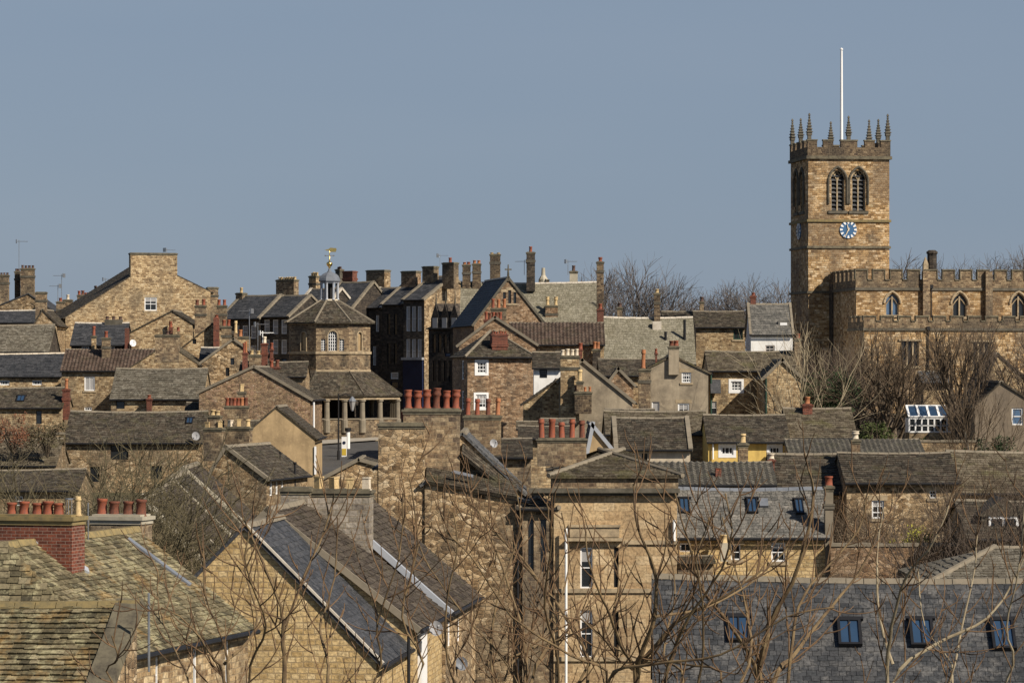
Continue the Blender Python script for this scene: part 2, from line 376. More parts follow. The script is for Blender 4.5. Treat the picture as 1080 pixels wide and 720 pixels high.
def pots(parent, x0, x1, y, z, n, h, d, mat, kind='plain'):
    for i in range(n):
        x = (x0+x1)/2 if n == 1 else x0+d*.5+(x1-x0-d)*(i/(n-1))
        mt = mat if n < 2 or random.random() < .62 else {'terracotta': random.choice(('terracotta_dark','terracotta_dark','orange_pot')), 'orange_pot': random.choice(('terracotta','terracotta_dark')), 'buff': random.choice(('buff','white_pot')), 'white_pot': 'white_pot', 'dark_pot': 'dark_pot'}[mat]
        kd = kind if n < 3 or kind == 'crown' or random.random() < .8 else random.choice(('plain','tall'))
        o = bpy.data.objects.new('chimney_pot', pot_mesh(kd, mt)); col.objects.link(o); o.parent = parent
        o.location = (x+random.uniform(-.015,.015), y, z-.02); hh = h*random.uniform(.88,1.08); dd = d*random.uniform(.92,1.05)
        o.scale = (dd, dd, hh); o.rotation_euler = (random.uniform(-.035,.035), random.uniform(-.04,.04), random.uniform(0,3))

WSTYLE = {}
class House:
    def __init__(s, name, label, L, R, Y, pe, pr, a=0, D=8, k='side', ap=None, per=None, wall='rubble', roof='stone_slate', cop=0, copm='coping',
                 wins=(), sky=(), ch=(), ridge='coping', sl=(.28,.36,.03), cat='house', hip=None, gut=True, group='houses of the hillside town', drop=.3, mono=False, both=True, rwall=None, ov=.1):
        if ap is not None: k = 'gable'
        a = rad(a); s.a = a; ca, sa = math.cos(a), math.sin(a)
        xl = (L-HX)/F*Y; t = (R-HX)/F; w = (t*Y-xl)/(ca-t*sa); s.w = w; s.D = D; s.Y = Y
        s.wallm = wall
        corners = [(xl+u*ca-v*sa, Y+u*sa+v*ca) for u, v in ((0,0),(w,0),(w,D),(0,D))]
        gz = min(ground(*c) for c in corners)-drop; s.gz = gz
        s.root = empty(name, (xl, Y, gz), a, label, cat, group)
        s.inv = (Matrix.Translation((xl, Y, gz)) @ Matrix.Rotation(a, 4, 'Z')).inverted()
        yw = lambda u, v: Y+u*sa+v*ca
        Z = lambda py, u, v: CZ+(HY-py)/F*yw(u, v)-gz
        s.k = k; eo = .22; th = .09
        if k in ('side', 'hip'):
            zr = Z(pr, w/2, D/2); zee = Z(pe, w/2, -eo); tn = (zr-zee)/(D/2+eo); ze = zee+tn*eo; s.ze = ze; s.zr = zr; s.tn = tn; s.zee = zee
            if k == 'side':
                s.slopes = [((-ov,-eo,zee),(w+ov,-eo,zee),(w+ov,D/2,zr),(-ov,D/2,zr))]
                bk = ((w+ov,D+eo,zee),(-ov,D+eo,zee),(-ov,D/2,zr),(w+ov,D/2,zr))
                s.rid = [(-ov,D/2,zr),(w+ov,D/2,zr)]
                fp = [(0,0),(w,0),(w,ze-.06),(0,ze-.06)]; sp = [(0,0),(D,0),(D,ze-.06),(D/2,zr-.06),(0,ze-.06)]
                if mono: sp = [(0,0),(D/2,0),(D/2,zr-.06),(0,ze-.06)]
                slab = s.slopes+([] if mono else [bk])
            else:
                hi = D/2 if hip is None else hip
                s.slopes = [((-eo,-eo,zee),(w+eo,-eo,zee),(w-hi,D/2,zr),(hi,D/2,zr)), ((-eo,D+eo,zee),(-eo,-eo,zee),(hi,D/2,zr),(hi,D/2,zr)), ((w+eo,-eo,zee),(w+eo,D+eo,zee),(w-hi,D/2,zr),(w-hi,D/2,zr))]
                bk = ((w+eo,D+eo,zee),(-eo,D+eo,zee),(hi,D/2,zr),(w-hi,D/2,zr)); s.rid = [(hi,D/2,zr),(w-hi,D/2,zr)]
                fp = [(0,0),(w,0),(w,ze-.06),(0,ze-.06)]; sp = [(0,0),(D,0),(D,ze-.06),(0,ze-.06)]; slab = s.slopes+[bk]
        else:
            ta = ((L+R)/2 if ap is None else ap); ta = (ta-HX)/F; u = (ta*Y-xl)/(ca-ta*sa); s.u = u
            zt = Z(pr, u, 0); zL = Z(pe, 0, 0); zR = Z(pe if per is None else per, w, 0); tl = (zt-zL)/u; tr = (zt-zR)/(w-u)
            s.ze = zR; s.zr = zt; s.zL = zL
            s.slopes = [((w+eo,-ov,zR-tr*eo),(w+eo,D+ov,zR-tr*eo),(u,D+ov,zt),(u,-ov,zt)), ((-eo,D+ov,zL-tl*eo),(-eo,-ov,zL-tl*eo),(u,-ov,zt),(u,D+ov,zt))]
            s.rid = [(u,-ov,zt),(u,D+ov,zt)]; slab = s.slopes
            fp = [(0,0),(w,0),(w,zR-.06),(u,zt-.06),(0,zL-.06)]; sp = None
        # walls
        s.holes = {'f': [], 'l': [], 'r': []}; s.maps = {'f': lambda u, d, z: (u, d, z), 'l': lambda u, d, z: (d, u, z), 'r': lambda u, d, z: (w-d, u, z)}
        s.wl = []
        for wn in wins: s.prep(*wn)
        mb = MB()
        facade(mb, fp, s.holes['f'], s.maps['f'])
        zl_, zr_ = (ze, ze) if sp else (zL, zR)
        spl = sp or [(0,0),(D,0),(D,zl_-.06),(0,zl_-.06)]; spr = sp or [(0,0),(D,0),(D,zr_-.06),(0,zr_-.06)]
        n0 = len(mb.f); facade(mb, spl, s.holes['l'], s.maps['l'])
        mb.f[n0:] = [tuple(reversed(f)) for f in mb.f[n0:]]
        if rwall: mr_ = MB(); facade(mr_, spr, s.holes['r'], s.maps['r']); mr_.build('gable_wall', rwall, s.root)
        else: facade(mb, spr, s.holes['r'], s.maps['r'])
        mb.poly([(w-u_, D/2 if mono else D, z_) for u_, z_ in fp] if not (k == 'gable') else [(u_, D, z_) for u_, z_ in reversed(fp)])
        mb.build('wall', wall, s.root)
        for q in s.wl: s.window(*q)
        # roof
        sag = min(.13, .011*w) if k == 'side' else 0
        mb = MB()
        for q in slab:
            q = [Vector(p)-Vector((0,0,(sag if i_ > 1 else .0))) for i_, p in enumerate(q)]; pts = []
            for p in q:
                if not pts or (p-pts[-1]).length > 1e-4: pts.append(p)
            if (pts[1]-pts[0]).cross(pts[2]-pts[0]).z < 0: pts.reverse()
            mb.slab(pts, th)
        sls = s.slopes if (k != 'gable' or both) else s.slopes[:1]
        for q in sls:
            if roof.startswith('pantile'): pantiles(mb, *q)
            else: slates(mb, *q, c=sl[0], w=sl[1], th=sl[2], sag=sag)
        ro = mb.build('roof', roof, s.root)
        if ridge:
            (x0,y0,z0), (x1,y1,z1) = s.rid; mr = MB()
            dv = Vector((x1-x0, y1-y0, 0)); Lr = dv.length
            if Lr > .3:
                dv.normalize(); sd = Vector((-dv.y, dv.x, 0)); o = Vector((x0,y0,z0)); kk = max(1, round(Lr/.5))
                for i in range(kk):
                    e = random.uniform(-.008,.012); g0 = o+dv*(Lr*i/kk+.01)+Vector((0,0,e)); g1 = o+dv*(Lr*(i+1)/kk-.01)+Vector((0,0,e))
                    s_ = Vector((0,0,sag)); g0 = g0-s_*math.sin(math.pi*i/kk); g1 = g1-s_*math.sin(math.pi*(i+1)/kk)
                    pr_ = [g0+sd*.17-Vector((0,0,.09)), g0+sd*.09+Vector((0,0,.055)), g0-sd*.09+Vector((0,0,.055)), g0-sd*.17-Vector((0,0,.09))]
                    pq = [p+(g1-g0) for p in pr_]
                    mr.add(pr_+pq, [(0,1,5,4),(1,2,6,5),(2,3,7,6),(3,2,1,0),(4,5,6,7)])
                mr.build('ridge_tiles', ridge, s.root)
            if k == 'hip':
                mh = MB()
                for c_, r_ in (((-eo,-eo),0), ((w+eo,-eo),1)):
                    mh.tube([(c_[0],c_[1],zee+.03), Vector(s.rid[r_])+Vector((0,0,.03))], .1, 6)
                mh.build('hip_tiles', ridge, s.root)
        if cop:
            ends = [('s', 0), ('s', 1)] if k == 'side' else [('g', 0)]
            for e in ends:
                mc = MB()
                if k == 'side':
                    x0 = -ov-.04 if e[1] == 0 else w+ov+.04-cop
                    for y0, y1 in ((-eo-.05, D/2),)+(() if mono else ((D+eo+.05, D/2),)):
                        zz = lambda y: zr-abs(D/2-y)*tn
                        kp = max(1, round(abs(y1-y0)/.7))
                        for i_ in range(kp):
                            ya = y0+(y1-y0)*(i_+.012)/kp; yb = y0+(y1-y0)*(i_+.988)/kp; e_ = .1+random.uniform(-.012,.015)
                            v = [(x0,ya,zz(ya)+e_),(x0+cop,ya,zz(ya)+e_),(x0+cop,yb,zz(yb)+e_),(x0,yb,zz(yb)+e_)]
                            if y1 < y0: v.reverse()
                            mc.slab(v, .22)
                else:
                    for x0, x1, t_ in ((-eo-.05, u, tl), (w+eo+.05, u, tr)):
                        zz = lambda x: zt-abs(u-x)*t_
                        v = [(x0,-ov-.04,zz(x0)+.1),(x1,-ov-.04,zz(x1)+.1),(x1,-ov-.04+cop,zz(x1)+.1),(x0,-ov-.04+cop,zz(x0)+.1)]
                        if x1 < x0: v.reverse()
                        mc.slab(v, .2)
                mc.build('coping', copm, s.root)
        if gut:
            if k != 'gable': MB().tube([(-ov,-eo-.07,zee-.05),(w+ov,-eo-.07,zee-.05)], .065, 6).build('gutter', 'black_paint', s.root)
            else: MB().tube([(w+eo+.06,-ov,zR-tr*eo-.05),(w+eo+.06,D,zR-tr*eo-.05)], .065, 6).build('gutter', 'black_paint', s.root)
        for q in sky: s.skylight(*q)
        for q in ch: s.chimney(*q)
    def ray(s, face, px, py):
        o = s.inv @ Vector((0,0,CZ)); p = s.inv @ P(px, py, 100.0); d = p-o
        if face == 'f': t = -o.y/d.y; q = o+d*t; return q.x, q.z
        X = 0 if face == 'l' else s.w
        t = (X-o.x)/d.x; q = o+d*t; return q.y, q.z
    def prep(s, face, px, py, wpx, hpx, style='w22', extra=None):
        u0, z1 = s.ray(face, px-wpx/2, py-hpx/2); u1, z0 = s.ray(face, px+wpx/2, py+hpx/2)
        um, z1 = s.ray(face, px, py-hpx/2); um, z0 = s.ray(face, px, py+hpx/2)
        if u0 > u1: u0, u1 = u1, u0
        s.holes[face].append((u0, z0, u1, z1)); s.wl.append((face, u0, z0, u1, z1, style, extra))
    def window(s, face, u0, z0, u1, z1, style, extra):
        m = s.maps[face]
        def bx(mb, a0, b0, c0, a1, b1, c1): mb.box(*m(a0, b0, c0), *m(a1, b1, c1))
        fm = {'w': 'white_paint', 'd': 'black_paint', 'c': 'cream_paint', 'n': 'navy_paint', 'g': 'green_paint', 'p': 'pink_frame'}[style[0]]
        nx, ny = int(style[1]), int(style[2]); W = u1-u0; H = z1-z0
        ft = min(.09, W*.12) if style[0] != 'd' else min(.06, W*.1); bt = min(.035, W*.05)
        fr = MB()
        bx(fr, u0, .05, z0, u0+ft, .118, z1); bx(fr, u1-ft, .05, z0, u1, .118, z1)
        bx(fr, u0+ft, .05, z0, u1-ft, .118, z0+ft); bx(fr, u0+ft, .05, z1-ft, u1-ft, .118, z1)
        for i in range(1, nx): x = u0+W*i/nx; bx(fr, x-bt/2, .07, z0+ft, x+bt/2, .11, z1-ft)
        for i in range(1, ny): z = z0+H*i/ny; q = bt if i != ny//2 else bt*1.7; bx(fr, u0+ft, .065, z-q/2, u1-ft, .112, z+q/2)
        wo = fr.build('window' if 'D' not in style else 'door', fm, s.root, extra)
        p = MB(); bx(p, u0, .1, z0, u1, .125, z1)
        p.build('pane', 'glass_curtain' if 'k' in style else 'glass_blue' if 'b' in style else 'glass', wo)
        if style[0] in 'wc' and H > .7 and 'k' not in style and random.random() < .45:
            q = MB(); hb = H*random.uniform(.2,.5); bx(q, u0+ft, .092, z1-ft-hb, u1-ft, .099, z1-ft); q.build('blind', 'glass_curtain', wo)
        if 'f' in style:                                # painted flat surround proud of the wall
            q = MB(); e = min(.16, W*.28)
            bx(q, u0-e, -.02, z0-e, u0, .05, z1+e); bx(q, u1, -.02, z0-e, u1+e, .05, z1+e)
            bx(q, u0, -.02, z0-e, u1, .05, z0); bx(q, u0, -.02, z1, u1, .05, z1+e)
            q.build('surround', 'white_paint', wo)
        elif 's' in style:
            q = MB(); bx(q, u0-.12, -.06, z0-.14, u1+.12, .05, z0); q.build('sill', 'dressed' if s.wallm != 'dark_stone' else 'dressed_dark', wo)
            q = MB(); bx(q, u0-.16, -.015, z1, u1+.16, .04, z1+.24); q.build('lintel', 'dressed' if s.wallm != 'dark_stone' else 'dressed_dark', wo)
    def skylight(s, px, py, wpx, hpx, style='b', fm='black_paint'):
        q = [Vector(p) for p in s.slopes[0]]; U = (q[1]-q[0]).normalized(); n = (q[1]-q[0]).cross(q[3]-q[0]).normalized()
        if n.z < 0: n = -n
        V = n.cross(U)
        if V.z < 0: V = -V
        o = s.inv @ Vector((0,0,CZ))
        def hit(x, y):
            d = (s.inv @ P(x, y, 100.0))-o; t = (q[0]-o).dot(n)/d.dot(n); return o+d*t
        c = hit(px, py); W = (hit(px+wpx/2, py)-hit(px-wpx/2, py)).length; H = (hit(px, py+hpx/2)-hit(px, py-hpx/2)).length
        f = min(.09, W*.12); mb = MB()
        for a, b in (((-W/2,-W/2+f),(-H/2,H/2)), ((W/2-f,W/2),(-H/2,H/2)), ((-W/2+f,W/2-f),(-H/2,-H/2+f)), ((-W/2+f,W/2-f),(H/2-f,H/2))):
            mb.frame(c, U, V, n, (a, b, (0,.11)))
        mb.frame(c, U, V, n, ((-.02,.02),(-H/2+f,H/2-f),(.03,.1)))
        mb.frame(c, U, V, n, ((-W/2-.08,W/2+.08),(H/2,H/2+.1),(0,.09)))
        wo = mb.build('roof_window', fm, s.root)
        MB().frame(c, U, V, n, ((-W/2+f*.9,W/2-f*.9),(-H/2+f*.9,H/2-f*.9),(.02,.07))).build('pane', 'glass_sky' if style == 'b' else 'glass', wo)
    def chimney(s, x0, x1, pt, pb, off, n=2, ph=6, pm='terracotta', kind='plain', mat=None, th=None, pw=None, cap=True, capm=None, label=None):
        A = s.local((x0+x1)/2, pt, off); B = s.local((x0+x1)/2, pb, off); Y = (s.root.matrix_basis @ A).y if False else s.depth(A)
        w = (x1-x0)/F*Y/max(.6, math.cos(s.a)); th = th or min(.75, max(.45, w*.6)); k = F/Y
        if abs(s.a) > rad(25): w = w*.75
        mb = MB(); zt = A.z; zb = B.z-.45; x, y = A.x, A.y
        ch_ = min(.11, (zt-B.z)*.12) if cap else 0
        mb.box(x-w/2+.07, y-th/2, zb, x+w/2-.07, y+th/2, zt-(2.1*ch_))
        o = mb.build('chimney', mat or s.wallm, s.root, label)
        if cap:
            c = MB(); c.box(x-w/2+.045, y-th/2-.025, zt-2.0*ch_, x+w/2-.045, y+th/2+.025, zt-1.05*ch_); c.box(x-w/2, y-th/2-.07, zt-1.05*ch_, x+w/2, y+th/2+.07, zt-.02); c.box(x-w/2+.1, y-th/2+.03, zt-.02, x+w/2-.1, y+th/2-.03, zt+.03)
            c.build('cap', capm or ('mossy_stone' if (mat or s.wallm) != 'brick' else 'brick'), o)
            if w < 1.6 and zt-B.z > 1.7:
                c2 = MB(); c2.box(x-w/2+.02, y-th/2-.05, zt-.95, x+w/2-.02, y+th/2+.05, zt-.82); c2.box(x-w/2+.0, y-th/2-.07, zt-.82, x+w/2, y+th/2+.07, zt-.74); c2.build('neck_band', capm or ('dressed_dark' if (mat or s.wallm) != 'brick' else 'brick'), o)
        if n:
            d = (pw/k) if pw else min(.36, w/n*.85); pots(o, x-w/2+.08, x+w/2-.08, y, zt, n, ph/k, d, pm, kind)
        return o
    def depth(s, q): return s.Y+q.x*math.sin(s.a)+q.y*math.cos(s.a)
    def local(s, px, py, off):
        o = s.inv @ Vector((0,0,CZ)); d = (s.inv @ P(px, py, 100.0))-o; return o+d*((off-o.y)/d.y)
    def on_slope(s, px, py, i=0):
        q = [Vector(p) for p in s.slopes[i]]; n = (q[1]-q[0]).cross(q[3]-q[0]).normalized()
        o = s.inv @ Vector((0,0,CZ)); d = (s.inv @ P(px, py, 100.0))-o; return o+d*((q[0]-o).dot(n)/d.dot(n)), (n if n.z > 0 else -n)
    def band_on(s, pa, pb, wd, mat, name='flashing', i=0, h=.07):
        a, n = s.on_slope(*pa, i); b, n = s.on_slope(*pb, i); U = (b-a).normalized(); V = n.cross(U)
        MB().frame(a, U, V, n, ((0,(b-a).length),(-wd/2,wd/2),(-.02,h))).build(name, mat, s.root)
    def pipe(s, px, p0, p1, off=-.1, mat='white_paint', r=.05):
        a = s.local(px, p0, off); b = s.local(px, p1, off); b.x = a.x; b.y = a.y
        MB().tube([a, b], r, 8).build('drainpipe', mat, s.root)
    def dish(s, px, py, off, r=.3, mat='grey_plastic'):
        c = s.local(px, py, off); mb = MB(); d = Vector((.35,-.9,.3)).normalized(); a = d.cross(Vector((0,0,1))).normalized(); b = a.cross(d)
        base = len(mb.v); N = 14
        for rr, dd in ((.02,0),(r*.5,.03),(r,.11)):
            for j in range(N): t = 2*math.pi*j/N; mb.v.append(tuple(c+a*rr*math.cos(t)+b*rr*math.sin(t)*1.1+d*dd))
        for i in range(2):
            for j in range(N): mb.f.append((i*N+j, i*N+(j+1) % N, i*N+N+(j+1) % N, i*N+N+j))
        mb.tube([c-d*.3, c], .03, 5); mb.tube([c-b*r*.9+d*.1, c+d*.4], .012, 4); mb.box(*(c+d*.4-Vector((.04,.04,.04))), *(c+d*.4+Vector((.04,.04,.04))))
        mb.build('satellite_dish', mat, s.root, smooth=True)
    def aerial(s, px, pt, pb, off, dirn=1, mat='steel', r=.02):
        a = s.local(px, pb, off); b = s.local(px, pt, off); b.x = a.x; b.y = a.y; mb = MB()
        mb.tube([a, b], r, 5); L = .9; c = b-Vector((0,0,.15)); U = Vector((dirn*.9, .3, 0)).normalized(); W = Vector((-U.y, U.x, 0))
        mb.tube([c-U*.25, c+U*L], r*.8, 4)
        for i in range(8): q = c+U*(L*(i/7)); h = .24-.015*i; mb.tube([q-W*h, q+W*h], r*.55, 4)
        mb.frame(c-U*.25, U, W, Vector((0,0,1)), ((-.02,.02),(-.3,.3),(-.2,.2)))
        mb.build('aerial', mat, s.root)
H = House
T, B_, W_, O_, DK = 'terracotta', 'buff', 'white_pot', 'orange_pot', 'dark_pot'
# ================================================================= far left skyline
h = H('stone_house', 'stone house at the left edge of the skyline with three crowded chimney stacks', -22, 60, 345, 330, 309, ap=30, D=9, roof='welsh', sl=(.3,.4,.025),
  ch=[(-4,10,290,322,.5,4,3,DK,'plain','stack_stone'), (15,22,286,322,1.5,2,3,DK,'plain','stack_dark'), (21.5,37,283,325,.4,4,3.5,DK,'plain','stack_stone')])
h.aerial(20, 253, 284, .5, 1, r=.03)
h = H('slate_house', 'low slate roofed house behind the grey stone roof at the left edge, pale ridge', -170, 36, 332, 340, 327, D=6, k='side', roof='welsh', ridge='mortar_band', sl=(.3,.4,.02))
h = H('stone_house', 'narrow gabled house with one broad bare stack right of the left edge chimneys', 36, 60, 324, 341, 326, ap=45, D=7, roof='stone_slate_dark',
  ch=[(37,50,308,345,.4,0,0,T,'plain','stack_stone')])
h = H('stone_house', 'small house with a chimney carrying two thin aerials, left of the large pale gable', 57, 86, 342, 338, 324, D=6, k='side', roof='stone_slate',
  ch=[(59,69,318,345,.5,1,4,T,'plain','stack_stone'), (66,77,316,345,1.5,1,6,W_,'plain','stack_stone')])
h.aerial(65, 289, 318, .5, -1, r=.03); h.aerial(61, 300, 318, .5, -1, r=.03)
h = H('stone_house', 'house mostly hidden behind the dark sloping verge of the large gable, only its pots showing', 78, 142, 356, 338, 321, D=7, k='side', roof='stone_slate_dark',
  ch=[(81,90,311,335,3,2,5,T,'plain','stack_stone'), (88,98,312,335,4,3,4,T), (97,105,309,335,5,1,9,DK,'tall','stack_stone'), (124,137,292,318,6,0,0,T,'plain','stack_stone')])
h.aerial(111, 293, 320, 4, 1, r=.03)
h = H('slate_house', 'grey stone roofed house at the left edge, above the long dark slate roof', -170, 51, 318, 371, 342, D=8, k='side', roof='stone_slate_grey', wall='dark_stone')
h = H('gabled_house', 'tall pale stone gabled house on the left skyline topped by one very broad chimney breast', 69, 222, 330, 334, 277, a=17, ap=160, per=307, D=11, ov=.0, roof='stone_slate_dark', wall='coursed', 
  wins=[('f',159,320.5,13,14,'w22s'), ('l',54,360,3,16,'d22'), ('l',60,361,3,16,'w22k'), ('l',65,362,3,16,'w22k')],
  ch=[(137,186,267,300,.43,0,0,T,'plain','coursed',.9), (218,230,303,345,.5,0,0,T,'plain','stack_stone')])
h.aerial(176, 262, 267, .5, 1, r=.02)
h = H('slate_house', 'dark slate roofed house with white topped ridge under the large left gable', 75, 131, 312, 364, 340, D=7, k='side', roof='welsh', ridge='mortar_band', wall='dark_stone',
  wins=[('f',90,369,8,8,'w33'),('f',117,369,8,8,'w22')], ch=[(110,130,337,343,3.5,3,4,DK,'plain','dressed_dark',None,None,False)])
h = H('gabled_house', 'small stone gable with a white dish, in front of the large left skyline gable', 137, 203, 306, 350, 327, ap=182, per=340, D=8, roof='stone_slate_dark', wall='coursed',
  ch=[(177,183,345,352,-.45,1,6,T,'plain','brick',.3,None,False), (131,137,346,372,-.2,0,0,T,'plain','brick',.4,None,False)])
h.dish(140, 362, -.4, .3, 'white_paint')
h = H('stone_house', 'brown pantiled house with two slim stacks and a white window, left', 65, 158, 292, 391, 368, D=7, k='side', roof='pantile_brown', wall='coursed',
  wins=[('f',94.5,404.5,11,15,'w21sk'), ('f',93,431,8,4,'w31')],
  ch=[(96,102,354,372,3.6,1,11,T,'tall','coursed',.55), (107,117,356,379,2.2,1,7,T,'plain','stack_stone',.6)])
h = H('terrace_house', 'dark slate roof with white limewashed ridge at the left edge', -170, 64, 300, 397, 372, D=7, k='side', roof='welsh', ridge='white_pot', wall='coursed',
  wins=[('f',5,403.5,10,5,'w41'), ('f',39,403.5,10,5,'w41')])
MB().box(*h.local(52,394,1.2), *(h.local(55,391,1.2)+Vector((0,.1,0)))).box(*h.local(56,394,1.2), *(h.local(59,391,1.2)+Vector((0,.1,0)))).build('roof_vent', 'white_paint', h.root)
h = H('stone_house', 'brown roofed house with one small skylight and one narrow dark window, left edge', -170, 65, 285, 430, 408, D=7, k='side', roof='stone_slate_dark', wall='coursed',
  wins=[('f',41,440,6,14,'d11')], sky=[(22,420.5,9,6)],
  ch=[(65.5,74.5,410,437,1,1,12,O_,'tall','brick',.6)])
h = H('stone_house', 'stone gable end crowned by a broad stack with a ledge, behind the weathered stone roof', 134, 208, 286, 389, 362, ap=176, per=383, D=8, ov=0, roof='stone_slate', wall='coursed',
  ch=[(163,190,353,376,.33,1,4,DK,'plain','stack_stone',.7), (186,190,349,353,.5,1,4,T,'plain','stack_stone',.4,None,False)])
h = H('stone_house', 'house under a broad weathered grey stone roof with a short red chimney at its eaves', 117, 213, 272, 421, 388, D=9, k='side', roof='stone_slate_grey', wall='coursed', sl=(.34,.45,.05),
  wins=[('f',127,427,9,8,'d11')], ch=[(154,161,420,436,-.6,1,4,T,'plain','brick',.45), ])
h = H('stone_house', 'stone house with mossy dark roof behind the spreading bare tree, skylight at its right end', 68, 213, 238, 467, 433, D=8, k='side', roof='stone_slate_dark', wall='rubble',
  wins=[('f',126,477,19,15,'d21'), ('f',100,500,10,16,'d22'), ('f',165,498,12,14,'d22')], sky=[(200,444,7,6)])
h.dish(206, 460, -.4, .28, 'grey_plastic')
h = H('stone_house', 'stone slated house at the left edge with pale patches on its roof', -170, 58, 222, 491, 462, D=7, k='side', roof='stone_slate', wall='rubble')
h = H('stone_house', 'long low stone slated house directly behind the red brick chimney at the left edge', -170, 82, 200, 517, 494, D=7, k='side', roof='stone_slate_dark', wall='coursed', wins=[('f',20,528,8,10,'w22')])
# ================================================================= left-centre jumble
h = H('stone_house', 'little house with a dark left slope below the right end of the large gable', 188, 246, 300, 369, 341, ap=224, per=352, D=8, roof='stone_slate_dark', wall='coursed',
  wins=[('f',205,360,4,5,'d11')],
  ch=[(205,218,322,346,3,2,7,T,'plain','stack_stone'), (224.5,232,335,366,-.5,1,3,T,'plain','brick',.5,None,False), (228,240,322,345,5,2,6,T,'plain','stack_stone')])
h = H('stone_house', 'stone house with small dark red shuttered openings just left of the long rubble gable', 209, 283, 288, 384, 357, ap=246, per=383, D=8, roof='stone_slate_dark', wall='rubble', cop=.25,
  wins=[('f',245,381,4,7,'d11'), ('f',240,392,4,9,'d11')],
  ch=[(233,244.5,344,368,.45,2,7,T,'plain','stack_stone'), (243,264.5,355,372,1.2,1,8,O_,'plain','coursed',.6), (246,251,351,360,.7,1,14,B_,'tall','stack_stone',.4,None,False)])
h = H('stone_house', 'mostly hidden house with clustered brick stacks and a white aerial behind the pinkish rubble gable', 252, 322, 276, 397, 381, D=6, k='side', roof='stone_slate_dark', wall='rubble',
  ch=[(255,262,372,392,1,2,12,O_,'plain','brick',.5), (262,276,374,392,1.4,2,5,B_,'plain','stack_stone',.6), (275,283,362,392,2,1,8,W_,'tall','brick',.5), (283,296,387,398,1.5,2,8,T,'plain','brick',.5), (284,289,368,392,3,1,7,T,'plain','brick',.4)])
h.aerial(277, 349, 364, 2, 1, 'white_paint', .04); h.aerial(263, 326, 372, 1.4, -1, r=.03); h.aerial(272, 340, 374, 1.4, 1, r=.03)
h = H('gabled_house', 'big rubble gable with pinkish patches between the octagonal hall and the weathered stone roof', 210, 327, 260, 413, 386, a=-2, ap=268, per=420, D=10, roof='stone_slate_dark', wall='rubble_pink', cop=.25)
h.pipe(331, 424, 458, -.1, 'white_paint', .07)
h = H('stone_house', 'small house carrying a tall-potted stack in front of the rubble gable', 205, 272, 243, 462, 443, D=6, k='side', roof='stone_slate_dark', wall='stack_stone',
  ch=[(236,263,428,452,1.5,6,9,T,'plain','stack_stone',.7,5), (250,260,413,432,2.5,1,8,B_,'square','stack_stone',.5)])
h = H('gabled_house', 'plain tan rendered gable end below the octagonal hall', 265, 332, 232, 451, 428, ap=292, per=460, D=9, roof='stone_slate_dark', wall='render_tan')
MB().frame(h.local(332.5,500,-.1), Vector((1,0,0)), Vector((0,1,0)), Vector((0,0,1)), ((-.07,.07),(0,.1),(0,1.9))).build('quoin_band', 'white_paint', h.root)
h = H('stone_house', 'stone house with sooty stacks of paired cream pots, left of the tan rendered gable', 196, 281, 200, 540, 470, a=-12, ap=238, per=503, D=9, roof='stone_slate_dark', wall='rubble', cop=.25, copm='coping',
  wins=[('r',286,515,3,15,'w12'), ('r',292,514,2.6,14,'w12'), ('r',298,513,2.6,13,'w12')],
  ch=[(215,237,451,478,6,2,7,B_,'square','stack_stone',.7), (238,266,450,470,8.2,3,8,B_,'square','stack_stone',.7), (220,234,438,454,6.2,2,6,B_,'plain','stack_stone',.5)])
# stepped terrace behind the bare tree
for i, lab in enumerate(('lowest and nearest house of the terrace stepping up behind the bare tree', 'second lowest house of the terrace stepping up behind the bare tree',
                         'second highest house of the terrace stepping up behind the bare tree', 'uppermost house of the terrace stepping up behind the bare tree')):
    Y = 130+9.0*i; t = i/3.0; ap = 150+43*t; py = 523-30*t; er = 214+49*t; pe = 592-36*t
    H('terrace_house', lab, ap-62, er, Y, pe, py, a=1, ap=ap, per=pe, D=8.95, roof='brown_tile' if i % 2 else 'stone_slate_dark', wall='coursed', cop=.4, copm='coping_pale',
      wins=[('r',er+3.5,pe+16,2.5,16,'w12'), ('r',er+8,pe+14,2.2,15,'w12')])
# ================================================================= the street rows round the hall
dk = dict(k='side', wall='dark_stone', roof='welsh', D=6.5, a=-38, sl=(.3,.4,.02))  # fronts facing away from the sun, shade deepened by the dark stone colour
def rows(x0, x1, y0, h_, n, st='w12k'):
    return [('f', x0+(x1-x0)*(i+.5)/n, y0+h_/2, (x1-x0)/n*.62, h_, st) for i in range(n)]
h = H('terrace_house', 'leftmost shaded street house of the row left of the octagonal hall', 232, 274, 352, 336, 311, cop=.35, **dk, wins=rows(236,272,343,14,4)+rows(236,272,364,16,4),
  ch=[(249,260,309,325,3,1,6,B_,'plain','stack_stone')])
h = H('terrace_house', 'shaded street house below the broad stack with a row of seven small pots', 275, 305, 349, 334, 311, cop=.35, **dk, wins=rows(277,304,337,15,3)+rows(277,304,358,15,3)+rows(277,304,378,13,3,'n12b'),
  ch=[(289,317,295,325,4,7,3,B_,'plain','stack_stone')])
h = H('terrace_house', 'shaded street house with pale verge directly left of the hall lantern', 306, 338, 350, 332, 304, cop=.35, copm='mortar_band', **dk, wins=rows(307,330,341,15,2),
  ch=[(326,338,291,325,4,4,4,B_,'plain','coursed')])
h = H('terrace_house', 'street house with a red brick stack directly right of the hall lantern', 338, 372, 352, 326, 297, cop=.3, **dk,
  ch=[(361,377,286,312,4,0,0,T,'plain','brick'), (354,362,284,312,5,3,3,DK,'plain','dressed_dark')])
h = H('terrace_house', 'street house with a tan right gable and a sunlit pale rubble stack', 350, 379, 358, 330, 305, cop=.3, a=-38, k='side', wall='coursed', roof='welsh', D=7,
  ch=[(385,413,285,318,4.2,0,0,T,'plain','rubble',1.0)])
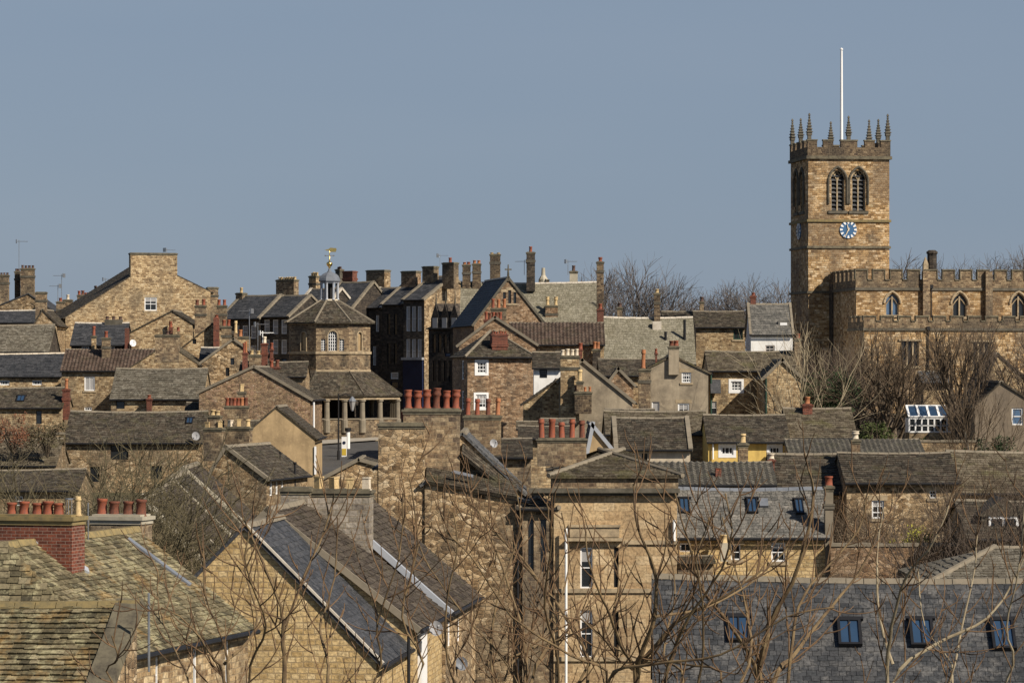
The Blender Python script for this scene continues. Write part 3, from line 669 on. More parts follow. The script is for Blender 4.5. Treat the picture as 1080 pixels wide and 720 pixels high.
h = H('terrace_house', 'narrow shaded street house just right of the hall drum, pale left verge', 379, 403, 352, 324.5, 303, cop=.35, copm='mortar_band', **dk, wins=[('f',398,341,3.2,17,'w12k'), ('f',395,375,3.2,20,'w12k')])
h = H('terrace_house', 'shaded bare stone street house with paired dark windows and a white shop poster', 403, 426, 349, 321, 300, cop=.35, **dk,
  wins=[('f',410,342,3,22,'d12'), ('f',417,342,3,22,'d12'), ('f',410,373,3,22,'d12'), ('f',417,373,3,22,'d12'), ('f',416,396,8,7,'w11k'), ('f',416,406,8,8,'n11')],
  ch=[(422,445,286,312,3.2,0,0,T,'plain','rubble_brown',.8)])
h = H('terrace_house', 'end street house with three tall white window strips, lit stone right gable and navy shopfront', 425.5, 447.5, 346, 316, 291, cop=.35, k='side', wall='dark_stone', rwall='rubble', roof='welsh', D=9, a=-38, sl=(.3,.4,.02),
  wins=[('f',430.5,336,4,26,'w12k'), ('f',436.5,336,4,26,'w12k'), ('f',442.5,336,4,26,'w12k'), ('f',430.5,370,4,25,'w12k'), ('f',436.5,370,4,25,'w12k'), ('f',442.5,370,4,25,'w12k')],
  ch=[(445,463,281,303,3.5,0,0,T,'plain','stack_stone',.8), (466,484,277,300,3.2,1,6,T,'plain','stack_stone',.8)])
m = MB(); m.box(.1,-.22,0,h.w-.1,-.02,h.ze-6.2); m.build('shopfront', 'navy_paint', h.root)
m = MB(); m.box(0,-.4,h.ze-6.2,h.w,-.02,h.ze-5.95); m.build('shop_cornice', 'grey_plastic', h.root)
h.aerial(464, 268, 281, 3.5, 1, r=.02)
# end house above: dark front stone paints in shade, its sunlit gable is rubble
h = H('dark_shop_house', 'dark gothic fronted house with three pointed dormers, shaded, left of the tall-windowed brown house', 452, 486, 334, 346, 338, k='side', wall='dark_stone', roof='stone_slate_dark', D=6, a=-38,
  wins=rows(455,484,352,20,5,'d12')+rows(455,484,380,22,5,'d12')+[('f',472,374,6,4,'n11b')])
for x in (460, 470, 480):
    u, z = h.ray('f', x, 346); m = MB(); m.add([(u-.55,-.15,z-.2),(u+.55,-.15,z-.2),(u+.55,-.15,z+.9),(u,-.15,z+2.4),(u-.55,-.15,z+.9),(u-.55,1.5,z-.2),(u+.55,1.5,z-.2),(u+.55,1.5,z+.9),(u,1.5,z+2.4),(u-.55,1.5,z+.9)], [(0,1,2,3,4),(9,8,7,6,5),(0,5,6,1),(1,6,7,2),(2,7,8,3),(3,8,9,4),(4,9,5,0)])
    d = m.build('dormer', 'dark_stone', h.root); MB().box(u-.3,-.2,z,u+.3,-.16,z+1).build('pane', 'glass_curtain', d); MB().tube([(u,.0,z+2.3),(u,.0,z+3.6)], [.1,.02], 5).build('finial', 'dressed_dark', d)
# ================================================================= big pale roofed hall and neighbours
h = H('institute', 'large building under a long pale grey-green slate roof on the centre skyline, white ridge line', 486, 632, 318, 352, 297, D=11, k='side', roof='green_slate', wall='dark_stone', ridge='mortar_band', sl=(.35,.3,.02),
  ch=[(487,497,279,304,5,2,3,T,'plain','stack_dark'), (497.5,508,278,304,5,2,4,O_,'plain','stack_dark'), (516,528.5,268,306,5,2,2,B_,'plain','stack_dark'), (554.5,565,266,302,4.5,1,6,T,'plain','dark_stone',.9),
      (600,610,286,300,6.5,1,7,DK,'plain','coping_pale'), (568,580,295,300,8,0,0,T,'plain','stack_stone'), (574.5,589,322,345,2.0,2,9,B_,'crown','rubble_brown',.8)])
m = MB(); c = h.local(573,288,8); m.lathe(c.x, c.y, [(.45,c.z-1),(.45,c.z-.6),(.2,c.z-.2),(.16,c.z+.5)], 8); m.build('roof_vent', 'coping_pale', h.root)
h.aerial(599, 274, 290, 6, 1, r=.03); h.aerial(553, 274, 290, 5, -1, r=.03)
h = H('gabled_wing', 'steep cross wing with a cross finial on its gable, before the pale slate roof', 500, 571, 304, 340, 292, a=10, ap=536, per=336, D=12, roof='welsh', wall='rubble_brown', cop=.3, copm='dressed_dark', ridge='mortar_band',
  wins=[('f',532,314,3,12,'d12s'), ('f',537.5,313,3,14,'d12s'), ('f',543,314,3,12,'d12s')])
p = h.local(536, 293, 0); m = MB(); m.tube([p-Vector((0,0,.3)), p+Vector((0,0,1.2))], [.14,.05], 6); m.frame(p+Vector((0,0,.75)), Vector((1,0,0)), Vector((0,1,0)), Vector((0,0,1)), ((-.3,.3),(-.05,.05),(-.06,.06))); m.build('finial', 'dressed_dark', h.root)
h = H('long_house', 'long pale slate roofed house right of centre with a slim stack on its ridge', 637, 733, 286, 384, 334, D=10, k='side', roof='green_slate', wall='dark_stone', ridge='mortar_band', sl=(.35,.3,.02),
  ch=[(628.5,637.5,276,350,3.5,1,5,T,'crown','stack_dark',.75), (689,697,309,338,4.8,1,5,B_,'plain','stack_dark',.65), (629,637.5,326,346,2.4,1,6,T,'plain','brick',.6), (650,657,324,340,8,1,5,DK,'plain','stack_stone',.6)])
for x in (702, 722): 
    c = h.local(x, 352, 2.5); MB().tube([c-Vector((0,0,2)), c+Vector((0,0,.2 if x==702 else 1.2))], .13, 6).build('vent_pipe', 'black_paint', h.root)
MB().frame(h.local(689+4, 345, 3.6), Vector((1,0,0)), Vector((0,1,0)), Vector((0,0,1)), ((-.38,.38),(0,.5),(-.4,.5))).build('flashing', 'mortar_band', h.root)
h = H('stone_house', 'low back house with a dark ridge beside the green framed window house', 700, 740, 318, 345, 328, D=6, k='side', roof='stone_slate_dark')
h = H('stone_house', 'stone house with brown roof and one green framed window under the skyline trees', 734, 786, 300, 345, 328, D=7, k='side', roof='stone_slate_dark', wall='coursed',
  wins=[('f',778.5,352.5,10,11,'g21s')], ch=[(737,743,318,332,6,1,5,DK,'plain','stack_stone',.5)])
h = H('white_house', 'white painted house with grey roof beside the church tower, brick stack at its left end', 792, 836, 286, 353, 320, a=-1, D=8, k='side', roof='grey_slate', wall='white_wall', cop=.2,
  wins=[('f',812,368,10,8,'p22')], ch=[(790.5,798,312,330,4.2,1,4,T,'plain','brick',.7)])
c = h.local(826,343,1.5); m = MB(); m.box(c.x-.45,c.y-.4,c.z-.7,c.x+.45,c.y+1.6,c.z+.35); dd = m.build('dormer', 'grey_slate', h.root); MB().box(c.x-.3,c.y-.46,c.z-.4,c.x+.3,c.y-.4,c.z+.22).build('window', 'white_paint', dd); 
h = H('stone_house', 'long low brown pantiled house in front of the pale slate roof', 538, 637, 272, 363.5, 340, D=8, k='side', roof='pantile_brown', wall='coursed',
  ch=[(624,634,368,385,-.6,2,8,O_,'plain','dark_stone',.5), (609,615,368,380,-.5,1,7,T,'plain','brick',.5)])
h = H('stone_house', 'low dark roofed house between the pantiled roof and the grey rendered gable', 633, 700, 258, 396, 378, D=7, k='side', roof='stone_slate_dark', wall='coursed')
h = H('stone_house', 'stone gable with red potted brick stack rising behind the brown house with white framed windows', 484, 565, 262, 363, 334, ap=522, per=362, D=9, roof='stone_slate', wall='rubble_brown', cop=.3,
  ch=[(509.5,531,337,356,.5,5,8,T,'plain','brick',.8,4.2), (517,535,325,340,3.5,3,10,O_,'plain','stack_stone',.7,4)])
h = H('brown_house', 'square brown stone house with white framed windows and a red brick stack', 493, 562, 250, 376.5, 349, a=10, D=7, k='hip', hip=2.3, roof='stone_slate_dark', wall='rubble_brown',
  wins=[('f',508,387.5,10,12,'w33f'), ('f',507.5,423,11,14,'w33f'), ('l',488,390,2.5,20,'w13'), ('l',488,422,2.5,20,'w13')],
  ch=[(517,535.5,352,378,1.2,6,3,T,'plain','brick',.9,2.6)])
h = H('white_house', 'little white walled house with dark roof and one small paned window beside the brown house', 563, 592, 241, 388, 371, D=6, k='side', roof='stone_slate_dark', wall='white_wall', wins=[('f',573,394,8,9,'d33')])
h = H('gabled_house', 'grey rendered gable with four white pots, right of the little white house', 590, 667, 226, 400, 379, ap=614, per=422, D=8, roof='stone_slate_dark', wall='render_grey', cop=.3,
  ch=[(590,612,375,440,-.35,4,7,W_,'plain','coursed',.7,4.6), (607,616,402,425,-1.2,1,14,B_,'tall','stack_stone',.5), (605,625,413,429,-1.2,4,6,O_,'plain','stack_dark',.6,3.4)])
h = H('lean_to_house', 'low stone shed roof sloping down left from the block with white pots', 552, 590, 229, 425, 400, ap=588, per=402, D=6, roof='stone_slate_dark', wall='coursed', gut=False)
h = H('gabled_house', 'grey rendered gable house with a barred white window and white door, centre right', 686, 747, 230, 386, 374, ap=710, per=392, D=8, roof='stone_slate', wall='render_grey',
  wins=[('f',724,398,10,11,'w43s'), ('f',691.5,430,8,13,'w11kD'), ('f',721,431,12,12,'w21s')],
  ch=[(704,717,365,388,.1,2,6,T,'plain','render_grey',.7), (672.5,687,389,445,-.5,0,0,T,'plain','stack_stone',.6), (675,682,388,395,-.5,1,20,O_,'tall','stack_stone',.4,None,False), (690,694,372,386,2,1,5,T,'plain','brick',.4)])
h = H('stone_house', 'stone house with one white window under a long grey roof, partly in slanting shadow', 748, 840, 236, 391, 370, D=8, k='side', roof='stone_slate', wall='coursed',
  wins=[('f',776.5,407,11,10,'w33f'), ('f',753,430,6,14,'w12')], ch=[(836.5,846,357,378,3,1,5,T,'plain','stack_stone',.6)])
MB().frame(h.local(755,415,-.5), Vector((1,0,0)), Vector((0,.5,.86)), Vector((0,-.86,.5)), ((-.35,.35),(0,1.3),(0,.06))).build('porch_roof', 'welsh', h.root)
h.pipe(750, 393, 437, -.12, 'green_paint', .06)
h = H('gabled_house', 'sunlit stone gable wing casting a slanting shadow on the wall to its left', 806, 846, 228.5, 397, 379, ap=825, per=398, D=7.2, roof='stone_slate', wall='coursed', cop=.2)
h.pipe(808, 399, 440, -.12, 'green_paint', .06)
# ================================================================= centre-right middle distance
h = H('yellow_cottage', 'yellow painted cottage with white casement windows under a long brown roof', 747, 832, 200, 466, 437, D=8, k='side', roof='stone_slate_dark', wall='yellow_wall',
  wins=[('f',767,475,13,9,'w31f'), ('f',817,475,11,8,'w31f')],)
h.pipe(752, 468, 484, -.12, 'white_paint', .05)
h = H('stone_house', 'brown roofed house joined to the right of the yellow cottage, red brick stack on it', 832.6, 903, 203, 462, 430, D=8, k='side', roof='stone_slate', wall='coursed',
  ch=[(845,857.5,426,448,3.5,1,8,O_,'plain','brick',.8)])
h = H('stone_house', 'brown roofed range left of the yellow cottage, roof only', 640, 746.5, 206, 458, 433, D=8, k='side', roof='stone_slate', wall='coursed')
h = H('cream_cottage', 'low cream walled cottage under a broad dark mossy roof, left of the yellow cottage', 650, 728, 190, 474, 440, D=8, k='side', roof='stone_slate_dark', wall='render_cream', copm='coping', cop=.25,
  wins=[('f',667,482,7,8,'w21'), ('f',680,482,6,8,'d11')])
h = H('small_gabled_house', 'tan gable with a pale metal covered right slope beside the cream cottage', 617, 652, 188, 482, 446, ap=624, per=480, D=7, roof='welsh_worn', wall='render_tan', cop=.35, copm='lead')
h = H('stone_house', 'small low house with pale door frame in the dark gap below the brown stone house', 548, 602, 186, 462, 449, D=6, k='side', roof='stone_slate_dark', wall='coursed', wins=[('f',556,469,6,12,'w11'), ('f',590,469,6,8,'d11')])
h = H('pantiled_house', 'low grey-brown pantiled house in front of the cream and yellow cottages', 668, 817, 162, 511, 487, D=6, k='side', roof='pantile_grey', wall='coursed',
  ch=[(753,762,496,510,1,1,3,T,'square','brick',.4,None,False), (777,790,467,490,8,1,10,B_,'tall','stack_stone',.7)])
h = H('stone_house', 'dark brown stone roofed house with a little brick stack, right of the pantiled roof', 817, 894, 166, 520, 478, D=8, k='side', roof='stone_slate_dark', wall='rubble',
  ch=[(809,818,484,500,2,1,6,W_,'plain','brick',.5)])
h = H('long_shed', 'long low shed with a ribbed tile roof right of the yellow cottage', 833, 974, 196, 479, 463, D=6, k='side', roof='pantile_grey', wall='coursed')
h = H('stone_house', 'rubble house with one white paned window and one tiny square window, brown roof', 893, 1011, 164, 509, 477, D=8, k='side', roof='stone_slate_dark', wall='rubble', sl=(.30,.45,.04),
  wins=[('f',926,537,13,19,'w23s'), ('f',984,521,7,8,'w22s')], ch=[(896.5,908,463,487,4.5,1,9,W_,'crown','stack_stone',.7)])
h.pipe(1009, 520, 566, -.1, 'dressed_dark', .09)
h = H('stone_house', 'mossy roofed rubble house at the right edge behind bare branches', 1011.5, 1260, 168, 520, 475, D=9, k='side', roof='stone_slate', wall='rubble')
h = H('dormer_house', 'dark roofed house with a white dormer window at the right edge', 1022, 1240, 136, 568, 527, D=8, k='side', roof='stone_slate_dark', wall='rubble', hip=None)
c = h.local(1058,557,1.3); m = MB(); m.box(c.x-.9,c.y-.1,c.z-.9,c.x+.9,c.y+2.6,c.z+.55)
m.add([(c.x-1.05,c.y-.2,c.z+.5),(c.x+1.05,c.y-.2,c.z+.5),(c.x,c.y-.2,c.z+1.25),(c.x-1.05,c.y+2.6,c.z+.5),(c.x+1.05,c.y+2.6,c.z+.5),(c.x,c.y+2.6,c.z+1.25)],[(0,1,2),(5,4,3),(0,3,4,1),(1,4,5,2),(2,5,3,0)])
dd = m.build('dormer', 'stone_slate_dark', h.root); MB().box(c.x-.6,c.y-.16,c.z-.6,c.x+.6,c.y-.1,c.z+.5).build('window', 'white_paint', dd); MB().box(c.x-.48,c.y-.19,c.z-.5,c.x-.05,c.y-.165,c.z+.4).box(c.x+.05,c.y-.19,c.z-.5,c.x+.48,c.y-.165,c.z+.4).build('pane', 'glass', dd)
h = H('outhouse', 'low hipped grey roof just behind the long slate roof at the right edge', 984, 1260, 112, 616, 577, D=8, k='hip', hip=2.6, roof='stone_slate_grey', wall='rubble')
h = H('stone_house', 'dull rendered gable with a pale sash window at the right edge below the church', 1028, 1096, 214, 427, 402, ap=1056, D=8, roof='stone_slate_dark', wall='render_brown', wins=[('f',1073,439,12,18,'w12b')])
h = H('stone_house', 'sunlit stone gable at the right edge behind the dull rendered gable', 1030, 1130, 240, 420, 372, ap=1052, per=440, D=8, roof='stone_slate_dark', wall='coursed')
h = H('outhouse', 'little stone outhouse with lean roof behind the glass conservatory', 974, 1002, 238, 403.5, 391, D=5, k='side', roof='welsh_worn', wall='coursed')
# ================================================================= centre foreground
h = H('stone_house', 'dark slated house with a stone stack of four red pots behind the rubble wall', 486, 560, 166, 482, 462, D=8, k='side', roof='stone_slate_dark', wall='stack_stone',
  ch=[(488,530,438,474,.6,4,20,T,'tall','stack_stone',.8,6.5)])
h.dish(520, 468, -1.0, .2)
h = H('rubble_house', 'big rubble walled house with two massive ledged stacks and six crown pots, centre foreground', 398, 550, 139, 492, 456, ap=488, per=516, D=9, roof='welsh_worn', wall='rubble', gut=False,
  ch=[(398,450,446,720,-.8,0,0,T,'plain','rubble',1.6), (424,487,431,540,-.1,6,21,T,'crown','stack_stone',1.1,9), (422,429,443,446,.3,1,11,T,'plain','stack_stone',.4,None,False), (436,444,443,446,.3,1,12,B_,'plain','stack_stone',.4,None,False)])
h = H('rubble_house', 'front rubble gable with a thin dark slate roof edge and long metal skylight, centre foreground', 448, 553, 137.3, 508, 507, ap=449.5, per=527, D=5, roof='welsh_worn', wall='rubble', gut=False)
def lean(h, a, b, c, d, seed=1):
    q = [h.inv @ P(*v) for v in (a, b, c, d)]; m = MB(); m.slab(q, .12); slates(m, *q, .2, .3, .02); return m.build('lean_roof', 'stone_slate_dark', h.root)
lean(h, (449,507,137.1), (546,524,137.1), (543,515,138.5), (450,491,138.5))
lean(h, (487,478,138.2), (540,521,138.2), (550,515,139.5), (489,460,139.5))
a_ = h.inv @ P(477,501,137.5); b_ = h.inv @ P(499,506,137.5); U = (b_-a_).normalized(); N_ = Vector((0,-.55,.83)); MB().frame(a_, U, N_.cross(U), N_, ((0,(b_-a_).length),(-.1,.1),(.05,.2))).build('roof_window', 'steel', h.root)
h.pipe(597, 557, 730, -.6, 'white_paint', .055); h.pipe(546, 530, 730, -.1, 'black_paint', .05)
h = H('ashlar_house', 'tall smooth ashlar house with parapet and hipped stone roof behind the bare shrubs', 584, 714, 137, 502, 474, D=11, k='hip', hip=3.0, roof='stone_slate', wall='ashlar', gut=False, sl=(.3,.4,.04),
  wins=[('f',618.5,598.5,13,43,'w12'), ('f',650,598,5,42,'d12'), ('f',618.5,668,13,50,'w12'), ('f',650,668,5,48,'d12')],
  ch=[(565,620,462,480,5.5,5,20,T,'tall','stack_stone',.8,8)])
m = MB(); z = h.ze
m.box(-.05,-.06,z-.52,h.w+.05,.0,z-.05); m.build('parapet', 'stack_stone', h.root)
m = MB(); m.box(-1.0,-.34,z-.70,h.w+.1,0,z-.52); m.box(-.9,-.18,z-.82,h.w+.05,0,z-.70); m.build('cornice', 'dressed_dark', h.root)
u0, z0 = h.ray('f', 601, 570); u1, z1 = h.ray('f', 657, 553); m = MB(); m.box(u0,-.10,z0+.15,u1-.15,0,z1-.1); m.box(u0-.05,-.16,z1-.1,u1-.1,0,z1); m.box(u0-.1,-.28,z0,u1,0,z0+.12); m.build('entablature', 'dressed', h.root)
for py in (570, 621, 693):
    zz = h.ray('f', 650, py)[1]; x0 = u1 if py == 570 else 0
    MB().box(x0,-.08,zz-.14,h.w+.02,0,zz+.03).build('string_course', 'dressed', h.root)
h.pipe(711, 548, 570, -.12, 'white_paint', .06)
h = H('bay_block', 'narrow stone bay with a small slate roof between the rubble and ashlar houses', 551, 584, 137.15, 536, 523, D=4, k='hip', hip=.8, roof='stone_slate_dark', wall='stack_stone', gut=True,
  wins=[('f',560,575,6,55,'d13'), ('f',573,575,6,55,'d13')])
h = H('stone_house', 'stone house with three blue skylights in its long grey roof, right of the ashlar house', 714, 873, 140.5, 567, 514, D=6, k='side', roof='grey_slate', wall='gold_stone', sl=(.22,.25,.02), ridge='lead_dark',
  wins=[('f',776,582,10,16,'w12s'), ('f',821,582,15,20,'w22s'), ('f',723,577,12,9,'w21')],
  sky=[(722,534,11,15), (793.5,534,11,15), (843,535,9,15)], ch=[(758,769,572,580,-.7,1,10,B_,'plain','coping_pale',.4,None,False), (868,880,512,620,.2,1,10,T,'plain','coping',.5)])
m = MB().frame(h.local(805.5,530,1.9), Vector((1,0,0)), Vector((0,.8,.6)), Vector((0,-.6,.8)), ((-.18,.18),(-.25,.25),(-.3,.05))); m.build('roof_panel', 'lead_dark', h.root)
h = H('garden_store', 'small flat roofed stone annexe below the three skylight house', 715, 752, 137.4, 592, 586, D=2.8, k='side', roof='stone_slate_dark', wall='stack_stone', gut=False)
h = H('slate_house', 'long dark slate roofed house with four roof windows across the bottom right corner', 692, 1290, 92, 745, 607, a=-2, D=8.4, k='side', roof='slate_main', wall='coursed', ridge='coping', sl=(.21,.27,.018),
  sky=[(779,664,24,26), (896,668,25,27), (972,668,25,28), (1058,670,25,31)])
# ================================================================= foreground terrace
tk = dict(wall='gold_stone', roof='welsh', D=6.1, a=-6)
h = H('terrace_house', 'nearest gold sandstone gable with a dark slate right slope, bottom left of centre', 119, 397, 100, 694, 553, ap=258, per=693, cop=0, ridge='coping', sl=(.2,.26,.018), **tk)
m = MB(); u, zt = h.u, h.zr; zR = h.ze; m.slab([(u,-.14,zt+.03),(h.w+.2,-.14,zR-.17),(h.w+.2,-.02,zR-.17),(u,-.02,zt+.03)][::-1], .06); m.build('verge', 'mortar_band', h.root)
h.pipe(431, 660, 735, 3.0, 'black_paint', .05)
h = H('terrace_house', 'middle house of the foreground terrace with a brown tiled slope and a tiny gable peak', 130, 436, 106.3, 692, 536, ap=283, per=658, wall='gold_stone', roof='brown_tile', D=7, a=-6, sl=(.24,.3,.04), cop=.09, copm='coping',
  ch=[(296,331,514,560,6.6,0,0,T,'plain','grey_stack',.8), (328,394,516,590,6.9,4,14,B_,'square','grey_stack',.9,10)])
m = MB(); p0 = Vector((h.w+.1, .4, h.ze)); m.box(h.w-.02,1.0,0,h.w+.12,2.4,h.ze-.35); m.build('painted_panel', 'white_paint', h.root)
h.dish(459, 663, .6, .22)
h = H('terrace_house', 'furthest house of the foreground terrace with brown tiles and a pale lead valley', 220, 470, 113.5, 680, 529, ap=345, per=640, wall='rubble', roof='brown_tile', D=8.5, a=-6, sl=(.24,.3,.04), cop=.26, copm='lead',
  wins=[('r',474,668,3,26,'w12'),('r',484,664,3,24,'w12')],
  ch=[(381,394,522,560,5.5,2,5,DK,'plain','grey_stack',.6)])
h.dish(486, 700, 3.0, .22, 'lead_dark')
# clutter of the middle distance: an alley of small outhouses and sheds
H('outhouse', 'tiny lean-to with a dark roof under the broad weathered stone roof', 196, 216, 262, 433, 424, D=3, k='side', roof='stone_slate_dark', wall='coursed', gut=False, group='sheds and outhouses')
H('outhouse', 'small dark shed roof stepping down left of the pinkish rubble gable', 211, 236, 290, 379, 366, D=4, k='side', roof='welsh', wall='coursed', group='sheds and outhouses', ridge='mortar_band')
H('outhouse', 'low shed between the brown house and the block with white pots', 546, 574, 205, 452, 444, D=3, k='side', roof='stone_slate', wall='stack_stone', group='sheds and outhouses', wins=[('f',553,458,4,7,'d11')])
H('outhouse', 'narrow shed with a pale roof behind the row of five tall pots', 572, 606, 196, 447, 441, D=3, k='side', roof='stone_slate_grey', wall='coursed', group='sheds and outhouses')
H('outhouse', 'small gabled store in front of the long pale slate roof', 640, 668, 250, 404, 388, ap=652, D=5, roof='stone_slate_dark', wall='rubble_brown', group='sheds and outhouses', cop=.2)
H('outhouse', 'low brown roofed shed left of the cream walled cottage', 640, 690, 212, 440, 431, D=3, k='side', roof='stone_slate_dark', wall='render_grey', group='sheds and outhouses')
H('gabled_house', 'low rubble gable below the road, between the cream pots and the big rubble stack', 336, 400, 185, 506, 484, ap=378, per=490, D=7, roof='stone_slate_dark', wall='rubble', cop=.2)
# ================================================================= foreground left
h = H('stone_house', 'lichen covered stone slate roof with red brick stack of five pots, bottom left', -132, 130, 80, 688, 574, a=-15, ap=-1, per=684, D=8.6, roof='lichen_slate', wall='coursed', sl=(.16,.26,.035), ridge='lichen_stone',
  wins=[('r',166,712,4,50,'w12'), ('r',206,703,5,60,'w12'), ('r',240,698,4.5,60,'w12')],
  ch=[(-4,87,543,598,2.3,0,0,T,'plain','brick',.8,None,True,'lichen_stone'), (98,158,543,600,9.6,4,17,T,'plain','stack_stone',.8,12,True,'coping_pale')])

# pots of the big brick stack: five red, a caged flue and one buff
ck = [c for c in h.root.children if c.name.startswith('chimney')][0]
q = h.local(41.5, 543, 2.3)
k = F/81.5
for px, pm, hh, kd in ((12,T,14,'plain'),(26,T,13,'plain'),(39,T,13.5,'plain'),(50.5,T,13,'plain'),(62,T,13,'plain'),(82,B_,18,'tall')):
    p = h.local(px, 543, 2.3); pots(ck, p.x, p.x, q.y, p.z-.0, 1, hh*1.12/k, (12.5 if pm == T else 8)/k, pm, kd)
m = MB(); p = h.local(74, 543, 2.3)
for i in range(8): t = i*math.pi/4; m.tube([(p.x+.1*math.cos(t), q.y+.1*math.sin(t), p.z-.02), (p.x+.1*math.cos(t), q.y+.1*math.sin(t), p.z+.38)], .008, 4)
m.lathe(p.x, q.y, [(.12,p.z+.37),(.12,p.z+.4)], 8); m.build('flue_cage', 'steel', ck)
h.pipe(93, 530, 575, 5, 'steel', .02)
h.band_on((36,571), (92,603), .28, 'lead'); h.band_on((134,569), (200,618), .22, 'lead_dark', 'flashing')
EL, ER, RR, RL = [h.inv @ P(*v) for v in ((-150,692,77.2), (118,692,77.2), (6,571,78.85), (-150,571,78.85))]
m = MB(); m.slab([EL,ER,RR,RL], .1); slates(m, EL, ER, RR, RL, .16, .26, .035); m.build('hip_slope', 'lichen_slate', h.root)
h = H('stone_house', 'steep stone slate roof with a wide pale coping, bottom left corner', -260, 90, 74.3, 790, 632, a=-13, D=6.6, k='side', roof='lichen_slate', wall='rubble', sl=(.165,.27,.05), ridge='lichen_stone', cop=.6, copm='mossy_stone', mono=True)
h.pipe(157, 625, 708, 2.2, 'steel', .03)

# ================================================================= octagonal market hall
def octagon(R, rot, n=8): return [(R*math.sin(rot+i*math.tau/n), -R*math.cos(rot+i*math.tau/n)) for i in range(n)]
def market():
    Y = 300.0; k = F/Y; gx = (347.5-HX)/k; gz = ground(gx, Y)-.3
    root = empty('market_hall', (gx, Y, gz), rad(7.5), 'octagonal stone market hall with open pillared ground floor, slate roofs and a domed lantern', 'market hall')
    Z = lambda py: CZ+(HY-py)/k-gz
    R = 45/k; o8 = math.pi/8; rot = -o8
    def ring(mb, R0, z0, R1, z1, r=rot, caps=True):
        a = octagon(R0, r); b = octagon(R1, r); n = len(mb.v)
        mb.v += [(x,y,z0) for x,y in a]+[(x,y,z1) for x,y in b]
        for i in range(8): j = (i+1) % 8; mb.f.append((n+i, n+j, n+8+j, n+8+i))
        if caps: mb.f.append(tuple(n+8+i for i in range(8))); mb.f.append(tuple(n+7-i for i in range(8)))
    zt, zb, zw, zl = Z(339.5), Z(392), Z(372), Z(417)
    # drum walls with real openings
    V = octagon(R, rot); side = 2*R*math.sin(o8); mb = MB(); winspec = []
    for i in range(8):
        a, b = Vector(V[i]), Vector(V[(i+1) % 8]); U = (b-a).normalized(); N = Vector((U.y, -U.x))
        def mp(u, d, z, a=a, U=U, N=N): q = a+U*u-N*d; return (q.x, q.y, z)
        hs = []
        za, zc = Z(370), Z(352)
        if i % 2 == 0: hs = [(side/2-.36, za, side/2+.36, Z(350)), (side/2-1.0, za, side/2-.62, Z(358)), (side/2+.62, za, side/2+1.0, Z(358))]
        else: hs = [(side/2-.24, za, side/2+.24, Z(351))]
        facade(mb, [(0,zb-1.2),(side,zb-1.2),(side,zt),(0,zt)], hs, mp, .16)
        winspec.append((i, mp, hs))
    mb.build('drum', 'stack_stone', root)
    for i, mp, hs in winspec:
        for j, (u0, z0, u1, z1) in enumerate(hs):
            fr = MB(); uc = (u0+u1)/2; w = u1-u0
            def bx(m, a0, b0, c0, a1, b1, c1):
                p = [mp(x, y, z) for z in (c0, c1) for x, y in ((a0,b0),(a1,b0),(a1,b1),(a0,b1))]
                m.add(p, [(0,3,2,1),(4,5,6,7),(0,1,5,4),(1,2,6,5),(2,3,7,6),(3,0,4,7)])
            if i % 2 == 0:
                nx = 4 if j == 0 else 2; ny = 6 if j == 0 else 5
                for a_ in range(nx+1): x = u0+w*a_/nx; bx(fr, x-.025, .1, z0, x+.025, .14, z1)
                for b_ in range(ny+1): z = z0+(z1-z0)*b_/ny; bx(fr, u0, .1, z-.022, u1, .14, z+.022)
                wo = fr.build('window', 'white_paint', root); p = MB(); bx(p, u0, .14, z0, u1, .16, z1); p.build('pane', 'glass', wo)
            else:
                bx(fr, u0, .13, z0, u1, .16, z1); wo = fr.build('blind_window', 'render_tan', root)
            # arch spandrels and surround
            if j == 0:
                sp = MB(); r = w/2; 
                for sgn in (-1, 1):
                    arc = [(uc+sgn*r*math.sin(t), z1-r+r*math.cos(t)) for t in [math.pi/2*q/5 for q in range(6)]]
                    P0 = (uc+sgn*r, z1)
                    for (p, q2) in zip(arc, arc[1:]): sp.poly([mp(p[0],.05,p[1]), mp(q2[0],.05,q2[1]), mp(P0[0],.05,P0[1])])
                bx(sp, u0-.14, -.05, z0-.12, u1+.14, .02, z0)
                pts = [(uc-r-.08, z0), (uc-r-.08, z1-r)]+[(uc-(r+.08)*math.cos(t), z1-r+(r+.08)*math.sin(t)) for t in [math.pi*q/8 for q in range(9)]]+[(uc+r+.08, z0)]
                sp.tube([Vector(mp(p[0], .0, p[1])) for p in pts], .06, 5)
                sp.build('surround', 'dressed', wo)
    m = MB(); ring(m, R+.12, zw-.12, R+.12, zw+.1); ring(m, R+.08, zt-.25, R+.1, zt+.02); ring(m, R+.06, zb-.05, R+.06, zb+.18); m.build('string_course', 'dressed', root)
    # roofs
    Re = 50/k; Rl = 9.8/k; zE = Z(340.5); zP = Z(317)
    m = MB(); ring(m, Re, zE-.1, Re, zE); ring(m, Re, zE, Rl, zP); A, C = octagon(Re, rot), octagon(Rl, rot)
    for i in range(8):
        j = (i+1) % 8; slates(m, (*A[i], zE), (*A[j], zE), (*C[j], zP), (*C[i], zP), .26, .34, .025)
    m.build('roof', 'stone_slate_dark', root)
    m = MB()
    for i in range(8): m.tube([(*A[i], zE+.03), (*C[i], zP+.03)], .09, 5)
    m.build('roof_hips', 'coping', root)
    RL = 80/k; zV = Z(416.5); Rm = R+.1; zm = zb
    m = MB(); ring(m, RL, zV-.08, RL, zV, caps=False); ring(m, RL, zV, Rm, zm, caps=False); A2, C2 = octagon(RL, rot), octagon(Rm, rot)
    m.poly([(x,y,zV-.08) for x,y in A2][::-1])
